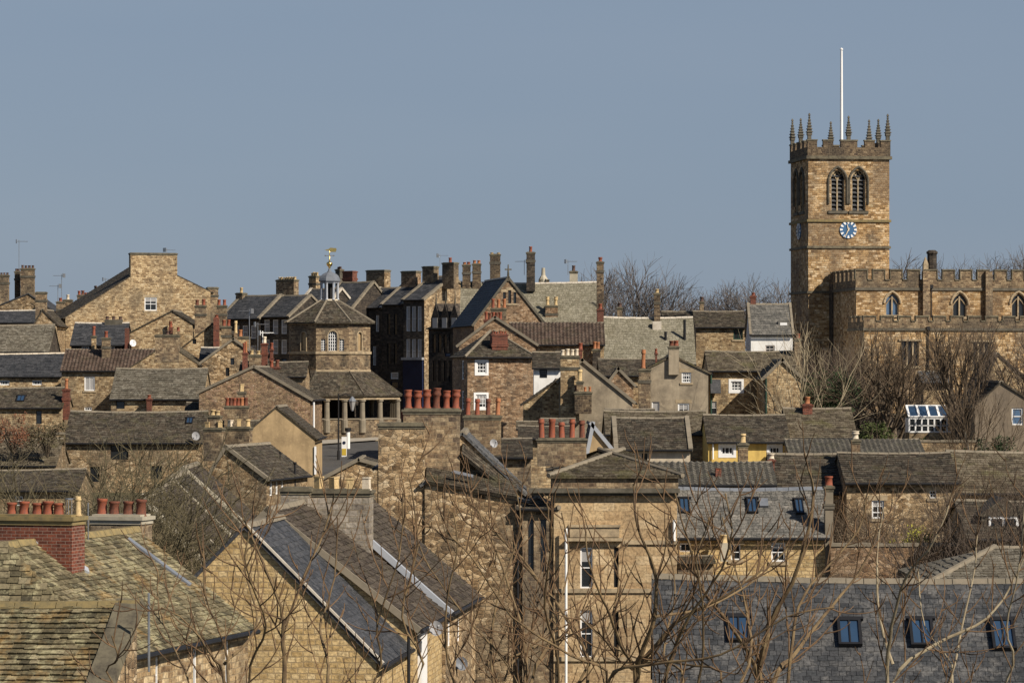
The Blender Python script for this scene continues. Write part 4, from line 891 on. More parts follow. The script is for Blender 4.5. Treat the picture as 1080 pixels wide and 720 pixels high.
    for i in range(8):
        j = (i+1) % 8; slates(m, (*A2[i], zV), (*A2[j], zV), (*C2[j], zm), (*C2[i], zm), .28, .36, .03)
    m.build('veranda_roof', 'stone_slate_dark', root)
    m = MB()
    for i in range(8): m.tube([(*A2[i], zV+.02), (*C2[i], zm+.02)], .09, 5)
    m.build('veranda_hips', 'stone_slate_dark', root)
    Rp = 75/k; m = MB(); ring(m, Rp+.22, Z(420.8), Rp+.22, zV-.09, caps=False); ring(m, Rp-.22, Z(420.8), Rp-.22, zV-.09, caps=False)
    a, b = octagon(Rp+.22, rot), octagon(Rp-.22, rot)
    for i in range(8): j = (i+1) % 8; zz = Z(420.8); m.poly([(*a[i],zz),(*b[i],zz),(*b[j],zz),(*a[j],zz)])
    m.build('beam', 'cream_paint' if False else 'dressed', root)
    PV = octagon(Rp, rot)
    for i in range(8):
        a, b = Vector(PV[i]), Vector(PV[(i+1) % 8])
        for t in (0, .5) if i % 2 else (0, .36, .68):
            q = a.lerp(b, t); r = .24
            MB().lathe(q.x, q.y, [(r*1.3,Z(455)),(r*1.3,Z(442)),(r,Z(441)),(r*.88,Z(423.5)),(r*1.25,Z(422.5)),(r*1.25,Z(420.8))], 10).build('column', 'coping', root)
    m = MB(); ring(m, Rp+.12, 0, Rp+.12, Z(441.5)); m.build('plinth_wall', 'stack_stone', root)
    m = MB(); ring(m, R*.62, 0, R*.62, zV); m.build('inner_wall', 'soot_and_shade', root)  # black core paints the shade inside the open ground floor
    m = MB(); ring(m, Rp+.2, Z(441.5), Rp+.2, Z(440.3)); m.build('wall_coping', 'coping', root)
    # lantern
    m = MB(); ring(m, 10.5/k, zP-.3, 9.8/k, Z(315.5)); m.build('lantern_base', 'white_pot', root)
    for i, (x, y) in enumerate(octagon(9.2/k, rot)): MB().lathe(x, y, [(.14,Z(316)),(.10,Z(314.5)),(.09,Z(300)),(.14,Z(297.8))], 8).build('lantern_post', 'lead', root)
    m = MB(); ring(m, 10.3/k, Z(298.6), 10.3/k, Z(296.6))
    for i in range(8):
        a, b = [Vector((*p, 0)) for p in (octagon(9.2/k, rot)[i], octagon(9.2/k, rot)[(i+1) % 8])]
        for t0, t1, zz in ((0,.2,302),(.8,1,302)): m.poly([a.lerp(b,t0)+Vector((0,0,Z(298))), a.lerp(b,t1)+Vector((0,0,Z(298))), (a if t0 == 0 else b)+Vector((0,0,Z(zz)))])
    m.build('lantern_arcade', 'lead', root)
    MB().lathe(0, 0, [(.3,Z(317)),(.3,Z(299))], 8).build('lantern_core', 'soot_and_shade', root)  # black core in place of the lantern's own inner shade
    Rd = 11.6/k
    MB().lathe(0, 0, [(Rd,Z(297.2)),(Rd*1.04,Z(296)),(Rd*.98,Z(293.5)),(Rd*.86,Z(291)),(Rd*.66,Z(289)),(Rd*.42,Z(287.6)),(.25,Z(287)),(.16,Z(285.5)),(.08,Z(283))], 8, rot).build('dome', 'lead_dark', root)
    m = MB(); m.lathe(0, 0, [(.05,Z(286)),(.10,Z(281.5)),(.20,Z(280.4)),(.28,Z(278.4)),(.24,Z(276.8)),(.06,Z(275.8)),(.04,Z(268)),(.03,Z(262))], 8); m.build('finial', 'gold', root, smooth=True)
    m = MB(); zc = Z(269.6)
    for a_ in (0, math.pi/2): m.tube([(-.38*math.cos(a_), -.38*math.sin(a_), zc), (.38*math.cos(a_), .38*math.sin(a_), zc)], .02, 4)
    for sx in (-.38, .38): m.lathe(sx, 0, [(.0,zc-.06),(.07,zc),(.0,zc+.06)], 6)
    m.build('compass_arms', 'gold', root)
    out = [(-.46,0),(-.2,.07),(.0,.12),(.06,.22),(.6,.17),(.62,.02),(.55,-.16),(.1,-.16),(.0,-.06),(-.2,-.04)]; zc = Z(263.8)
    m = MB(); m.add([(x,-.04,zc+z) for x,z in out]+[(x,.04,zc+z) for x,z in out], [tuple(range(10)), tuple(range(19,9,-1))]+[(i,i+10,(i+1) % 10+10,(i+1) % 10) for i in range(10)])
    m.build('weather_vane', 'gold', root)
market()

# ================================================================= church
def church():
    Y = 300.0; k = F/Y; a = rad(8); ca, sa = math.cos(a), math.sin(a)
    xl = (852.5-HX)/k; t = (938-HX)/F; W = (t*Y-xl)/(ca-t*sa); gz = ground(xl+3, Y)-.3; D = 7.0
    root = empty('church', (xl, Y, gz), a, 'sandstone parish church with a pinnacled tower, blue clock and battlemented nave on the right', 'church')
    inv = (Matrix.Translation((xl, Y, gz)) @ Matrix.Rotation(a, 4, 'Z')).inverted()
    Z = lambda py, y=Y: CZ+(HY-py)/F*y-gz
    def ray(px, py, yl):                                 # hit local plane y = yl
        o = inv @ Vector((0,0,CZ)); d = (inv @ P(px, py, 100.0))-o; q = o+d*((yl-o.y)/d.y); return q
    X = lambda px, yl=0: ray(px, 395, yl).x
    def bx(m, *q): m.box(*q)
    ztop = Z(167); zs1 = Z(232.5); zs2 = Z(260.5); zs3 = Z(308)
    mb = MB(); mf = lambda u, d, z: (u, d, z); ml = lambda u, d, z: (d, u, z)
    bw = 15.0/k; c1, c2 = X(883.5), X(905.5); zb0, zb1 = Z(222), Z(179.5)
    hf = [(c1-bw/2, zb0, c1+bw/2, zb1), (c2-bw/2, zb0, c2+bw/2, zb1)]
    l1, l2 = D/2-1.15, D/2+1.15; hl = [(l1-bw/2, zb0, l1+bw/2, zb1), (l2-bw/2, zb0, l2+bw/2, zb1)]
    slit = (D/2-.15, Z(300), D/2+.15, Z(285))
    facade(mb, [(0,0),(W,0),(W,ztop),(0,ztop)], hf, mf, .5)
    n0 = len(mb.f); facade(mb, [(0,0),(D,0),(D,ztop),(0,ztop)], hl+[slit], ml, .5); mb.f[n0:] = [tuple(reversed(f)) for f in mb.f[n0:]]
    mb.poly([(W,0,0),(W,D,0),(W,D,ztop),(W,0,ztop)]); mb.poly([(W,D,0),(0,D,0),(0,D,ztop),(W,D,ztop)]); mb.poly([(0,0,ztop),(W,0,ztop),(W,D,ztop),(0,D,ztop)])
    mb.build('tower', 'church', root)
    for mp, hs in ((mf, hf), (ml, hl)):
        for (u0, z0, u1, z1) in hs:
            def b(m, a0, b0, c0, a1, b1, c1): m.box(*mp(a0,b0,c0), *mp(a1,b1,c1))
            uc = (u0+u1)/2; r = (u1-u0)/2; zsp = z1-r*1.5; tr = MB()
            b(tr, uc-.06, .2, z0, uc+.06, .38, zsp+.3)
            arc = lambda sg, R_=r: [(uc+sg*(R_-( R_*2)*(1-math.cos(t))), zsp+(R_*2)*math.sin(t)*.87) for t in [math.pi/3*q/6 for q in range(7)]]
            for sg in (-1, 1):
                A = arc(sg)
                for p, q in zip(A, A[1:]): tr.poly([mp(p[0],.12,p[1]), mp(q[0],.12,q[1]), mp(uc+sg*r,.12,z1+.01)])
                tr.tube([mp(uc, .3, zsp-.1), mp(uc+sg*r*.3, .3, zsp+.45), mp(uc+sg*r*.65, .3, zsp+.85)], .05, 5)
                tr.tube([mp(uc+sg*r*.5,.3,zsp+.35), mp(uc+sg*r*.15,.3,zsp+.7), mp(uc,.3,zsp+1.1)], .045, 5)
                b(tr, uc+sg*(r-.09), .1, z0, uc+sg*r, .4, zsp+.1)
            wo = tr.build('belfry_window', 'dressed', root)
            lv = MB()
            for i in range(9):
                z = z0+(zsp+.7-z0)*(i+.3)/9; p = [mp(u0,.22,z),mp(u1,.22,z),mp(u1,.46,z+.22),mp(u0,.46,z+.22)]; lv.poly(p); lv.poly([(x,y,z_-.04) for x,y,z_ in p][::-1]); lv.poly([p[0],p[1],(p[1][0],p[1][1],p[1][2]-.05),(p[0][0],p[0][1],p[0][2]-.05)])
            lv.build('louvres', 'slate_main', wo)
            bk = MB(); b(bk, u0, .47, z0, u1, .5, z1); bk.build('dark_void', 'soot_and_shade', wo)  # black sheet standing in for the unlit belfry behind the louvres
            hm = MB(); pts = [(p[0], p[1]) for p in arc(-1, r+.22)]+[(p[0], p[1]) for p in reversed(arc(1, r+.22))]
            hm.tube([mp(pts[0][0], -.06, z0+.6)]+[mp(x, -.06, z) for x, z in pts]+[mp(pts[-1][0], -.06, z0+.6)], .1, 6); b(hm, u0-.25, -.12, z0-.25, u1+.25, .05, z0)
            hm.build('hood_mould', 'dressed_dark', wo)
    m = MB()
    def band(m, z0, z1, o): m.box(-o,-o,z0,W+o,0,z1); m.box(-o,0,z0,0,D+o,z1); m.box(W,0,z0,W+o,D+o,z1)
    band(m, zs2-.1, zs2+.1, .12); m.build('string_course', 'mossy_stone', root); m = MB(); band(m, zs3-.1, zs3+.1, .12); m.build('string_course', 'mossy_stone', root); m = MB(); band(m, ztop-.05, ztop+.22, .2); m.build('string_course', 'mossy_stone', root)
    m = MB(); band(m, zs1-.12, zs1+.1, .14); m.build('string_course', 'lichen_stone', root)
    # parapet with merlons
    pz0, pz1, pz2 = ztop+.22, Z(155), Z(148.5); m = MB(); cpm = MB(); th = .38
    m.box(-.08,-.08,pz0,W+.08,th-.08,pz1); m.box(-.08,D-th+.08,pz0,W+.08,D+.08,pz1); m.box(-.08,th-.08,pz0,th-.08,D-th+.08,pz1); m.box(W-th+.08,th-.08,pz0,W+.08,D-th+.08,pz1)
    cap = lambda x0,y0,x1,y1,z: cpm.box(x0-.05,y0-.05,z,x1+.05,y1+.05,z+.12)
    seg = [(0,.115),(.19,.31),(.40,.60),(.69,.81),(.885,1)]
    for s0, s1 in seg:
        x0, x1 = -.08+s0*(W+.16), -.08+s1*(W+.16)
        for y0 in (-.08, D+.08-th): m.box(x0,y0+.002,pz1,x1,y0+th-.002,pz2); cap(x0,y0,x1,y0+th,pz2)
        y0, y1 = -.08+s0*(D+.16), -.08+s1*(D+.16)
        if 0 < s0 < .8:
            for x0 in (-.08, W+.08-th): m.box(x0+.002,y0,pz1,x0+th-.002,y1,pz2); cap(x0,y0,x0+th,y1,pz2)
    m.build('parapet', 'stack_dark', root); cpm.build('parapet_coping', 'mossy_stone', root)
    for (px, py) in ((0,0),(W,0),(W,D),(0,D),(W/2,0),(W/2,D),(0,D/2),(W,D/2)):
        x = max(.12, min(W-.12, px)); y = max(.12, min(D-.12, py)); z0 = pz2+.1; m = MB()
        corner = px in (0, W) and py in (0, D); zt = z0+(2.05 if not (px == W/2 or py == D/2) else 1.85)
        q = math.pi/4; r = .22
        prof = [(r,pz1),(r,z0+.35),(r*1.35,z0+.4),(r*1.35,z0+.5)]
        n = 6
        for i in range(n):
            t = i/n; rr = r*1.15*(1-t)+.05; zz = z0+.5+(zt-z0-.5)*t; prof += [(rr,zz),(rr*.92,zz+(zt-z0-.5)/n*.45),(rr*1.35,zz+(zt-z0-.5)/n*.62),(rr*1.2,zz+(zt-z0-.5)/n*.8)]
        prof += [(.04,zt),(.13,zt+.08),(.1,zt+.2),(.02,zt+.3)]
        m.lathe(x, y, prof, 4, q); m.build('pinnacle', 'dressed_dark', root)
    fx = X(887.5, 2.5); fy = 2.5; zf = Z(53, Y+2.5)
    m = MB(); m.tube([(fx,fy,ztop), (fx,fy,zf)], [.15,.10], 10); m.lathe(fx, fy, [(.03,zf),(.14,zf+.06),(.14,zf+.16),(.03,zf+.24)], 8); m.build('flagpole', 'white_paint', root)
    # clock
    def clock(mp, uc, zc, r):
        m = MB(); N = 40; c0 = [mp(uc+r*math.cos(math.tau*i/N), -.08, zc+r*math.sin(math.tau*i/N)) for i in range(N)]; m.poly(c0)
        c1_ = [mp(uc+r*math.cos(math.tau*i/N), .0, zc+r*math.sin(math.tau*i/N)) for i in range(N)]
        for i in range(N): j = (i+1) % N; m.poly([c0[i], c0[j], c1_[j], c1_[i]])
        co = m.build('clock_face', 'clock_blue', root)
        def bar(m, ang, r0, r1, w0, w1, d):
            s_, c_ = math.sin(ang), math.cos(ang); o = Vector((0,0))
            pts = [(uc+s_*r0+c_*w0/2, zc+c_*r0-s_*w0/2), (uc+s_*r1+c_*w1/2, zc+c_*r1-s_*w1/2), (uc+s_*r1-c_*w1/2, zc+c_*r1+s_*w1/2), (uc+s_*r0-c_*w0/2, zc+c_*r0+s_*w0/2)]
            m.add([mp(x,d,z) for x,z in pts]+[mp(x,d+.03,z) for x,z in pts], [(0,1,2,3),(7,6,5,4),(0,4,5,1),(1,5,6,2),(2,6,7,3),(3,7,4,0)])
        m = MB()
        for i in range(12): bar(m, math.tau*i/12, r*.66, r*.98, r*.14, r*.27, -.115)
        m.build('hour_marks', 'white_paint', co)
        m = MB(); bar(m, rad(-14), -.1, r*.62, .12, .05, -.15); m.build('hour_hand', 'cream_paint', co)
        m = MB(); bar(m, rad(207), -.15, r*.86, .10, .05, -.19); m.build('minute_hand', 'cream_paint', co)
    zc = Z(242); clock(mf, X(894.5), zc, 9.2/k); clock(ml, D/2, zc, 9.2/k)
    # nave clerestory, in front of and right of the tower
    def block(name, y0, y1, px0, x1, pwall, mat, holes, ppar0, ppar1, Dd, mw, gp, capmat='mossy_stone'):
        Yw = Y+y0; x0 = X(px0, y0); zz = lambda py: ray(px0, py, y0).z
        mb = MB(); zt = zz(pwall); hs = []
        for (px, py, w, hgt) in holes:
            c = ray(px, py, y0); kk = F/(Y+y0); hs.append((c.x-w/2/kk, c.z-hgt/2/kk, c.x+w/2/kk, c.z+hgt/2/kk))
        mf_ = lambda u, d, z: (u, y0+d, z)
        facade(mb, [(x0,0),(x1,0),(x1,zt),(x0,zt)], hs, mf_, .3)
        mb.poly([(x0,y1,0),(x0,y0,0),(x0,y0,zt),(x0,y1,zt)]); mb.poly([(x1,y0,0),(x1,y1,0),(x1,y1,zt),(x1,y0,zt)]); mb.poly([(x0,y0,zt),(x1,y0,zt),(x1,y1,zt),(x0,y1,zt)]); mb.poly([(x1,y1,0),(x0,y1,0),(x0,y1,zt),(x1,y1,zt)])
        mb.build(name+'_wall', mat, root)
        m = MB(); m.box(x0-.1,y0-.12,zt-.08,x1,y0,zt+.14); m.box(x0-.12,y0,zt-.08,x0,y1,zt+.14); m.build('string_course', 'dressed_dark', root)
        z1, z2 = zz(ppar0), zz(ppar1); m = MB(); c = MB(); m.box(x0-.05,y0-.05,zt+.14,x1,y0+.3,z1); m.box(x0-.05,y0+.3,zt+.14,x0+.3,y1,z1)
        x = x0-.05; i = 0
        while x < x1:
            m.box(x,y0-.048,z1,x+mw,y0+.298,z2); c.box(x-.07,y0-.12,z2,x+mw+.07,y0+.34,z2+.12); c.box(x+mw+.07,y0-.12,z1,x+mw+gp-.07,y0+.34,z1+.1)
            c.box(x+mw,y0-.1,z1+.1,x+mw+.07,y0+.32,z2); c.box(x-.07,y0-.1,z1+.1,x,y0+.32,z2)
            x += mw+gp
        y = y0+mw+.3
        while y < y1: m.box(x0-.048,y,z1,x0+.298,min(y+mw,y1),z2); c.box(x0-.12,y-.07,z2,x0+.34,min(y+mw,y1)+.07,z2+.12); y += mw+gp
        m.build(name+'_parapet', 'stack_stone', root); c.build('parapet_coping', capmat, root)
        return x0, zt, z2, hs
    x1 = 44
    cw = [(941,321,14,22), (1012,322,15,24), (1074,322,15,24)]
    x0, zt, z2, hs = block('clerestory', -9.5, -.4, 903, x1, 305, 'church', cw, 295.5, 285, 8, .98, .55)
    def gothic(hs, y0, lights=2, arched=True):
        for (u0, z0, u1, z1) in hs:
            uc = (u0+u1)/2; r = (u1-u0)/2; tr = MB(); zsp = z1-r*1.4 if arched else z1
            for i in range(lights+1):
                x = u0+(u1-u0)*i/lights; tr.box(x-.06,y0+.06,z0,x+.06,y0+.24,zsp if i in (0,lights) else z1-.2 if arched else z1)
            if arched:
                arc = lambda sg, R_: [(uc+sg*(R_-(R_*2)*(1-math.cos(t))), zsp+(R_*2)*math.sin(t)*.81) for t in [math.pi/3*q/6 for q in range(7)]]
                for sg in (-1, 1):
                    A = arc(sg, r)
                    for p, q in zip(A, A[1:]): tr.poly([(p[0],y0+.04,p[1]), (q[0],y0+.04,q[1]), (uc+sg*r,y0+.04,z1+.01)])
                    tr.tube([(uc+sg*.05,y0+.15,zsp+.5), (uc+sg*r*.5,y0+.15,zsp+.25), (uc+sg*(r-.05),y0+.15,zsp-.1)], .05, 5)
            wo = tr.build('window', 'dressed', root); p = MB(); p.box(u0,y0+.25,z0,u1,y0+.3,z1); p.build('pane', 'glass_blue' if lights == 2 and u0 < X(960,y0) else 'glass', wo)
            hm = MB()
            if arched: hm.tube([(x,y0-.05,z) for x, z in arc(-1, r+.16)]+[(x,y0-.05,z) for x, z in reversed(arc(1, r+.16))], .09, 6)
            else: hm.box(u0-.25,y0-.12,z1+.05,u1+.25,y0,z1+.2)
            hm.box(u0-.2,y0-.1,z0-.2,u1+.2,y0,z0); hm.build('hood_mould', 'dressed', wo)
    gothic(hs, -9.5)
    for px in (976, 1042):
        c = ray(px, 333, -9.5); MB().box(c.x-.3,-9.9,c.z-2,c.x+.3,-9.45,z2-.05).build('buttress', 'stack_stone', root)
    c = ray(983, 281, -8.6); MB().lathe(c.x, -8.6, [(.42,c.z-1),(.42,c.z+1.05),(.5,c.z+1.1),(.5,c.z+1.25),(.3,c.z+1.4)], 8).build('stair_turret', 'dark_stone', root)
    c = ray(976, 281, -9.3); MB().lathe(c.x, -9.3, [(.3,c.z-1),(.3,c.z+.2),(.05,c.z+.8)], 4, math.pi/4).build('parapet_finial', 'dressed', root)
    c = ray(982, 304, -9.62); c2_ = ray(982, 335, -9.62); m = MB(); m.tube([(c.x,-9.65,c.z),(c.x,-9.65,c2_.z)], .06, 6); m.box(c.x-.15,-9.8,c.z,c.x+.15,-9.6,c.z+.3); m.build('downpipe', 'black_paint', root)
    ya = -15.5
    x0a, zta, z2a, hsa = block('aisle', ya, -9.9, 911.5, x1, 347.5, 'church', [(960,373,19,26), (1035,374,19,26)], 339, 334, 6, 1.0, .5)
    gothic(hsa, ya, 3, False)
    c = ray(979, 348, ya-.1); m = MB(); m.tube([(c.x,ya-.12,c.z),(c.x,ya-.12,c.z-6)], .06, 6); m.box(c.x-.15,ya-.28,c.z,c.x+.15,ya-.08,c.z+.3); m.build('downpipe', 'black_paint', root)
    zb_ = zt-1.2; MB().slab([(x0-.0,-.38,zt+.0),(x1,-.38,zt+.0),(x1,6,zt-1.0),(x0,6,zt-1.0)], .2).build('nave_roof', 'lead_dark', root)
    m = MB(); q0 = X(880, -.3); m.box(q0, -1.2, 0, x0-.13, -.1, ray(880,300,-.5).z); 
    for i in range(4): xx = q0+(x0-.13-q0)*i/4; m.box(xx, -1.2+.01, ray(880,300,-.5).z, xx+.32, -.11, ray(880,300-3.2*i-3,-.5).z)
    m.build('west_end_wall', 'dark_stone', root)  # nave end turned from the sun, its shade painted by a darker stone
church()

# ================================================================= ground, road
def terrain():
    xs = [-2500,-900,-300,-120]+list(range(-80,81,4))+[120,300,900,2500]; ys = [-40,0,30,50]+list(range(60,420,5))+[450,520,700,1000,1500,2500,4000]
    m = MB()
    for y in ys:
        for x in xs: m.v.append((x, y, ground(x, y)+(random.uniform(-.08,.08) if 60 < y < 400 else 0)))
    n = len(xs)
    for j in range(len(ys)-1):
        for i in range(n-1): q = j*n+i; m.f.append((q, q+1, q+n+1, q+n))
    tag(m.build('ground', 'soil'), kind='structure')
terrain()
def strip(name, mat, L, R, dz, seg=40):
    m = MB(); n = 0
    for i in range(seg+1):
        t = i/seg*(len(L)-1); j = min(int(t), len(L)-2); f = t-j
        for S in (L, R):
            x = S[j][0]+(S[j+1][0]-S[j][0])*f; y = S[j][1]+(S[j+1][1]-S[j][1])*f; m.v.append((x, y, ground(x, y)+dz))
        if i: q = 2*i; m.f.append((q-2, q-1, q+1, q))
    return tag(m.build(name, mat), kind='structure')
strip('road', 'asphalt', [(-17.5,225),(-17.2,262),(-16.2,286),(-10,293.5)], [(-10.5,225),(-8.5,262),(-4,282),(-2,291)], .16, 60)
strip('pavement', 'kerb_stone', [(-18.6,225),(-18.2,262),(-17.6,290),(-12,296)], [(-17.5,225),(-17.2,262),(-16.2,286),(-10,293.5)], .28, 60)
strip('pavement', 'coping', [(-10.5,225),(-8.5,262),(-4,282),(-2,291)], [(-8.5,225),(-6.5,262),(-2,282),(2,288)], .28, 60)
strip('street', 'asphalt', [(-30,312),(-10,312),(0,318)], [(-34,330),(-10,318),(6,322)], .16, 20)

def lamp(px, pt, pb, Y, lx, lab):
    base = P(px, pb, Y); gz = ground(base.x, Y); r = empty('street_lamp', (base.x, Y, gz), 0, lab, 'street lamp', 'street furniture'); top = P(px, pt, Y).z-gz
    m = MB(); m.tube([(0,0,0),(0,0,.9)], .11, 8); m.tube([(0,0,.9),(0,0,top)], [.065,.05], 8); m.build('pole', 'black_paint', r)
    if lx:
        c = P(lx, 428, Y)-Vector((base.x, Y, gz)); m = MB(); m.tube([(0,0,c.z+.75),(c.x*.5,0,c.z+.95),(c.x,0,c.z+.7)], .035, 6); m.build('arm', 'black_paint', r)
        m = MB(); m.lathe(c.x, 0, [(.05,c.z+.75),(.3,c.z+.45),(.32,c.z+.38)], 8); m.lathe(c.x, 0, [(.1,c.z-.32),(.08,c.z-.4)], 8); l = m.build('lantern', 'lead_dark', r)
        MB().lathe(c.x, 0, [(.27,c.z+.38),(.11,c.z-.32)], 8).build('glass', 'glass_curtain', l)
lamp(357, 415, 490, 268, 371.5, 'tall black lamp post with a hanging lantern on the road below the market hall')
def post(name, px, pt, pb, Y, lab, r=.06, mat='black_paint'):
    b = P(px, pb, Y); gz = ground(b.x, Y); z1 = P(px, pt, Y).z
    o = MB().lathe(0, 0, [(r*1.6,0),(r*1.6,.3),(r,.35),(r,z1-gz-.15),(r*1.8,z1-gz-.1),(r*1.8,z1-gz)], 8).build(name, mat); o.location = (b.x, Y, gz)
    tag(o, lab, 'post', 'street furniture')
post('post', 311, 487, 520, 205, 'short thick black post beside the tan rendered gable')
post('post', 295.5, 476, 520, 206, 'thin black post left of the short thick one', .035)
def bollard(px, pt, pb, Y):
    b = P(px, pb, Y); gz = ground(b.x, Y)+.1; h_ = P(px, pt, Y).z-gz; r = empty('traffic_bollard', (b.x, Y, gz), 0, 'white and yellow keep-left traffic bollard in the road below the hall', 'bollard', 'street furniture')
    MB().box(-.2,-.14,0,.2,.14,h_*.98).build('body', 'white_paint', r); MB().box(-.17,-.16,h_*.1,.17,-.142,h_*.42).build('yellow_panel', 'yellow_sign', r)
    m = MB(); m.lathe(0, 0, [(.13,0),(.13,.02)], 16); d = m.build('blue_disc', 'navy_paint', r); d.rotation_euler = (math.pi/2, 0, 0); d.location = (0,-.142,h_*.7)
bollard(363, 460, 472, 272)
def bin_(px, pt, pb, Y):
    b = P(px, pb, Y); gz = ground(b.x, Y)+.1; h_ = P(px, pt, Y).z-gz; r = empty('pillar', (b.x, Y, gz), 0, 'white round pillar with a black cap at the kerb under the market hall', 'pillar', 'street furniture')
    MB().lathe(0, 0, [(.17,0),(.17,h_*.84)], 12).build('body', 'white_paint', r); MB().lathe(0, 0, [(.26,h_*.84),(.26,h_)], 12).build('cap', 'black_paint', r)
bin_(367, 451, 463.5, 282)

# ================================================================= conservatory, garden walls
def conservatory():
    Y = 222.0; k = F/Y; x0, x1 = (959-HX)/k, (1012-HX)/k; Z = lambda py: CZ+(HY-py)/k
    gz = min(ground(x0, Y), Z(459)); r = empty('conservatory', (x0, Y, gz), 0, 'white framed glass conservatory with a sloping glass roof under the church', 'conservatory')
    W = x1-x0; ze = Z(440.5)-gz; zr = Z(428.5)-gz; zb = Z(456)-gz; D = 1.7
    MB().box(0,0,0,W,D,zb).build('base_wall', 'coursed', r)
    m = MB(); n = 8
    for i in range(n+1): x = W*i/n; m.box(x-.05,-.02,zb,x+.05,.06,ze)
    m.box(-.05,-.03,zb,W+.05,.07,zb+.1); m.box(-.05,-.03,ze-.08,W+.05,.07,ze+.04); m.box(-.05,-.02,zb+(ze-zb)*.45,W+.05,.06,zb+(ze-zb)*.45+.05); m.build('frame', 'white_paint', r)
    MB().box(0,.01,zb,W,.04,ze).build('front_glazing', 'glass', r)
    V = Vector((0,D,zr-ze)); L = V.length; V.normalize(); N = Vector((0,-V.z,V.y)); U = Vector((1,0,0)); o = Vector((0,-.05,ze))
    m = MB()
    for i in range(6): m.frame(o, U, V, N, ((W*i/5-.07,W*i/5+.07),(0,L),(0,.09)))
    m.frame(o, U, V, N, ((-.07,W+.07),(L-.1,L),(0,.1))); m.frame(o, U, V, N, ((-.07,W+.07),(0,.1),(0,.1))); m.build('roof_bars', 'white_paint', r)
    m = MB(); m.frame(o, U, V, N, ((0,W),(.02,L),(.01,.05))); m.build('roof_glazing', 'glass_sky', r)
    MB().box(-.06,0,zb,.0,D,ze).build('side_panel', 'white_paint', r)
    MB().box(0,D,0,W,D+.3,zr+.1).build('back_wall', 'coursed', r)
conservatory()
def gwall(px0, px1, pt, Y, lab, mat='rubble', h=3.0):
    k = F/Y; x0, x1 = (px0-HX)/k, (px1-HX)/k; z = CZ+(HY-pt)/k; m = MB(); n = 12; g = min(ground(x0, Y), ground(x1, Y), z-h)-.3
    m.box(0,0,0,x1-x0,.45,z-g)
    r = empty('garden_wall', (x0, Y, g), 0, lab, 'garden wall'); m.build('masonry', mat, r)
    c = MB(); x = 0
    while x < x1-x0: w_ = random.uniform(.4,.8); c.box(x,-.05,z-g,min(x+w_-.02,x1-x0),.5,z-g+random.uniform(.10,.15)); x += w_
    c.build('coping', 'coping', r)
gwall(900, 1030, 466, 204, 'stone garden wall behind the ribbed shed roof, under the conservatory', 'rubble')
gwall(876, 1022, 576, 140, 'overgrown rubble garden wall below the rubble house with the tiny square window', 'rubble_brown')
gwall(-40, 68, 458, 226, 'old stone wall behind brown bushes at the left edge', 'rubble')
gwall(845, 960, 438, 232, 'dark churchyard wall between the trees left of the conservatory', 'dark_stone', 2)
# ================================================================= trees
def grow(name, label, base, height, r0, seed, mats, trunk=.28, spread=.75, limbs=6, depth=4, twig=.02, up=.25, stems=1, group='bare winter trees', lean=(0,0), kids=(4,5,4,3), droop=0, minr=.012, cat='tree', fl=.62):
    rn = random.Random(seed); root = empty(name, base, 0, label, cat, group)
    A, B = MB(), MB()
    def branch(p, d, L, r, lv):
        n = 5 if lv < 2 else 3; pts = [p.copy()]; rs = [r]; q = p.copy(); dd = d.copy(); end = r*(.55 if lv < depth else .5)
        for i in range(n):
            dd = (dd+Vector((rn.gauss(0,.13), rn.gauss(0,.13), rn.gauss(0,.09)+up*.25-droop*.1)))
            dd.normalize(); q = q+dd*(L/n); pts.append(q.copy()); rs.append(r+(end-r)*(i+1)/n)
        (A if lv <= 1 else B).tube(pts, rs, 7 if lv == 0 else 5 if lv == 1 else 4 if lv == 2 else 3, cap=False)
        if lv >= depth: return
        k = (limbs if lv == 0 else kids[min(lv, len(kids)-1)]); t0 = (trunk if lv == 0 else .22)
        ph = rn.random()*6.28
        for i in range(k):
            t = t0+(1-t0)*(i+.7*rn.random())/k; t = min(t, .98); j = t*n; a = int(j); f = j-a; pt = pts[a].lerp(pts[min(a+1, n)], f)
            ax = (pts[min(a+1, n)]-pts[a]).normalized(); ph += 2.4+rn.gauss(0,.3)
            s1 = ax.cross(Vector((.3,.5,.8))).normalized(); s2 = ax.cross(s1)
            side = s1*math.cos(ph)+s2*math.sin(ph); ang = spread*(.75+.5*rn.random())*(1.15 if lv == 0 else 1)
            nd = (ax*math.cos(ang)+side*math.sin(ang)+Vector((0,0,up*.6))).normalized()
            rl = max(minr, rs[a]*(.58 if lv else .5)*(1.05-.25*t))
            branch(pt, nd, L*(fl+.25*(1-t))*(.85+.3*rn.random()), rl, lv+1)
        branch(pts[-1], dd, L*.55, rs[-1]*.95, lv+1)
    for s_ in range(stems):
        a = rn.random()*6.28; o = .0 if stems == 1 else .28
        d = Vector((math.cos(a)*o+lean[0], math.sin(a)*o+lean[1], 1)).normalized()
        branch(Vector((math.cos(a)*o*.3, math.sin(a)*o*.3, 0)), d, height*(.52 if stems == 1 else .6)*rn.uniform(.85,1.1), r0/math.sqrt(stems), 0)
    top = max(v[2] for v in A.v+B.v); f_ = height*1.08/top
    for m_ in (A, B): m_.v = [(x*f_, y*f_, z*f_) for x, y, z in m_.v]
    A.build('trunk', mats[0], root); B.build('crown', mats[1], root)
    return root
def gpt(px, Y, dx=0): x = (px-HX)/F*Y+dx; return (x, Y, ground(x, Y)-.2)
def tree_to(name, label, px, ptop, Y, r0, seed, mats, **kw):
    g = gpt(px, Y); return grow(name, label, g, (CZ+(HY-ptop)/F*Y-g[2])/1.08, r0, seed, mats, **kw)
sk = ('twig_dark', 'twig_purple')
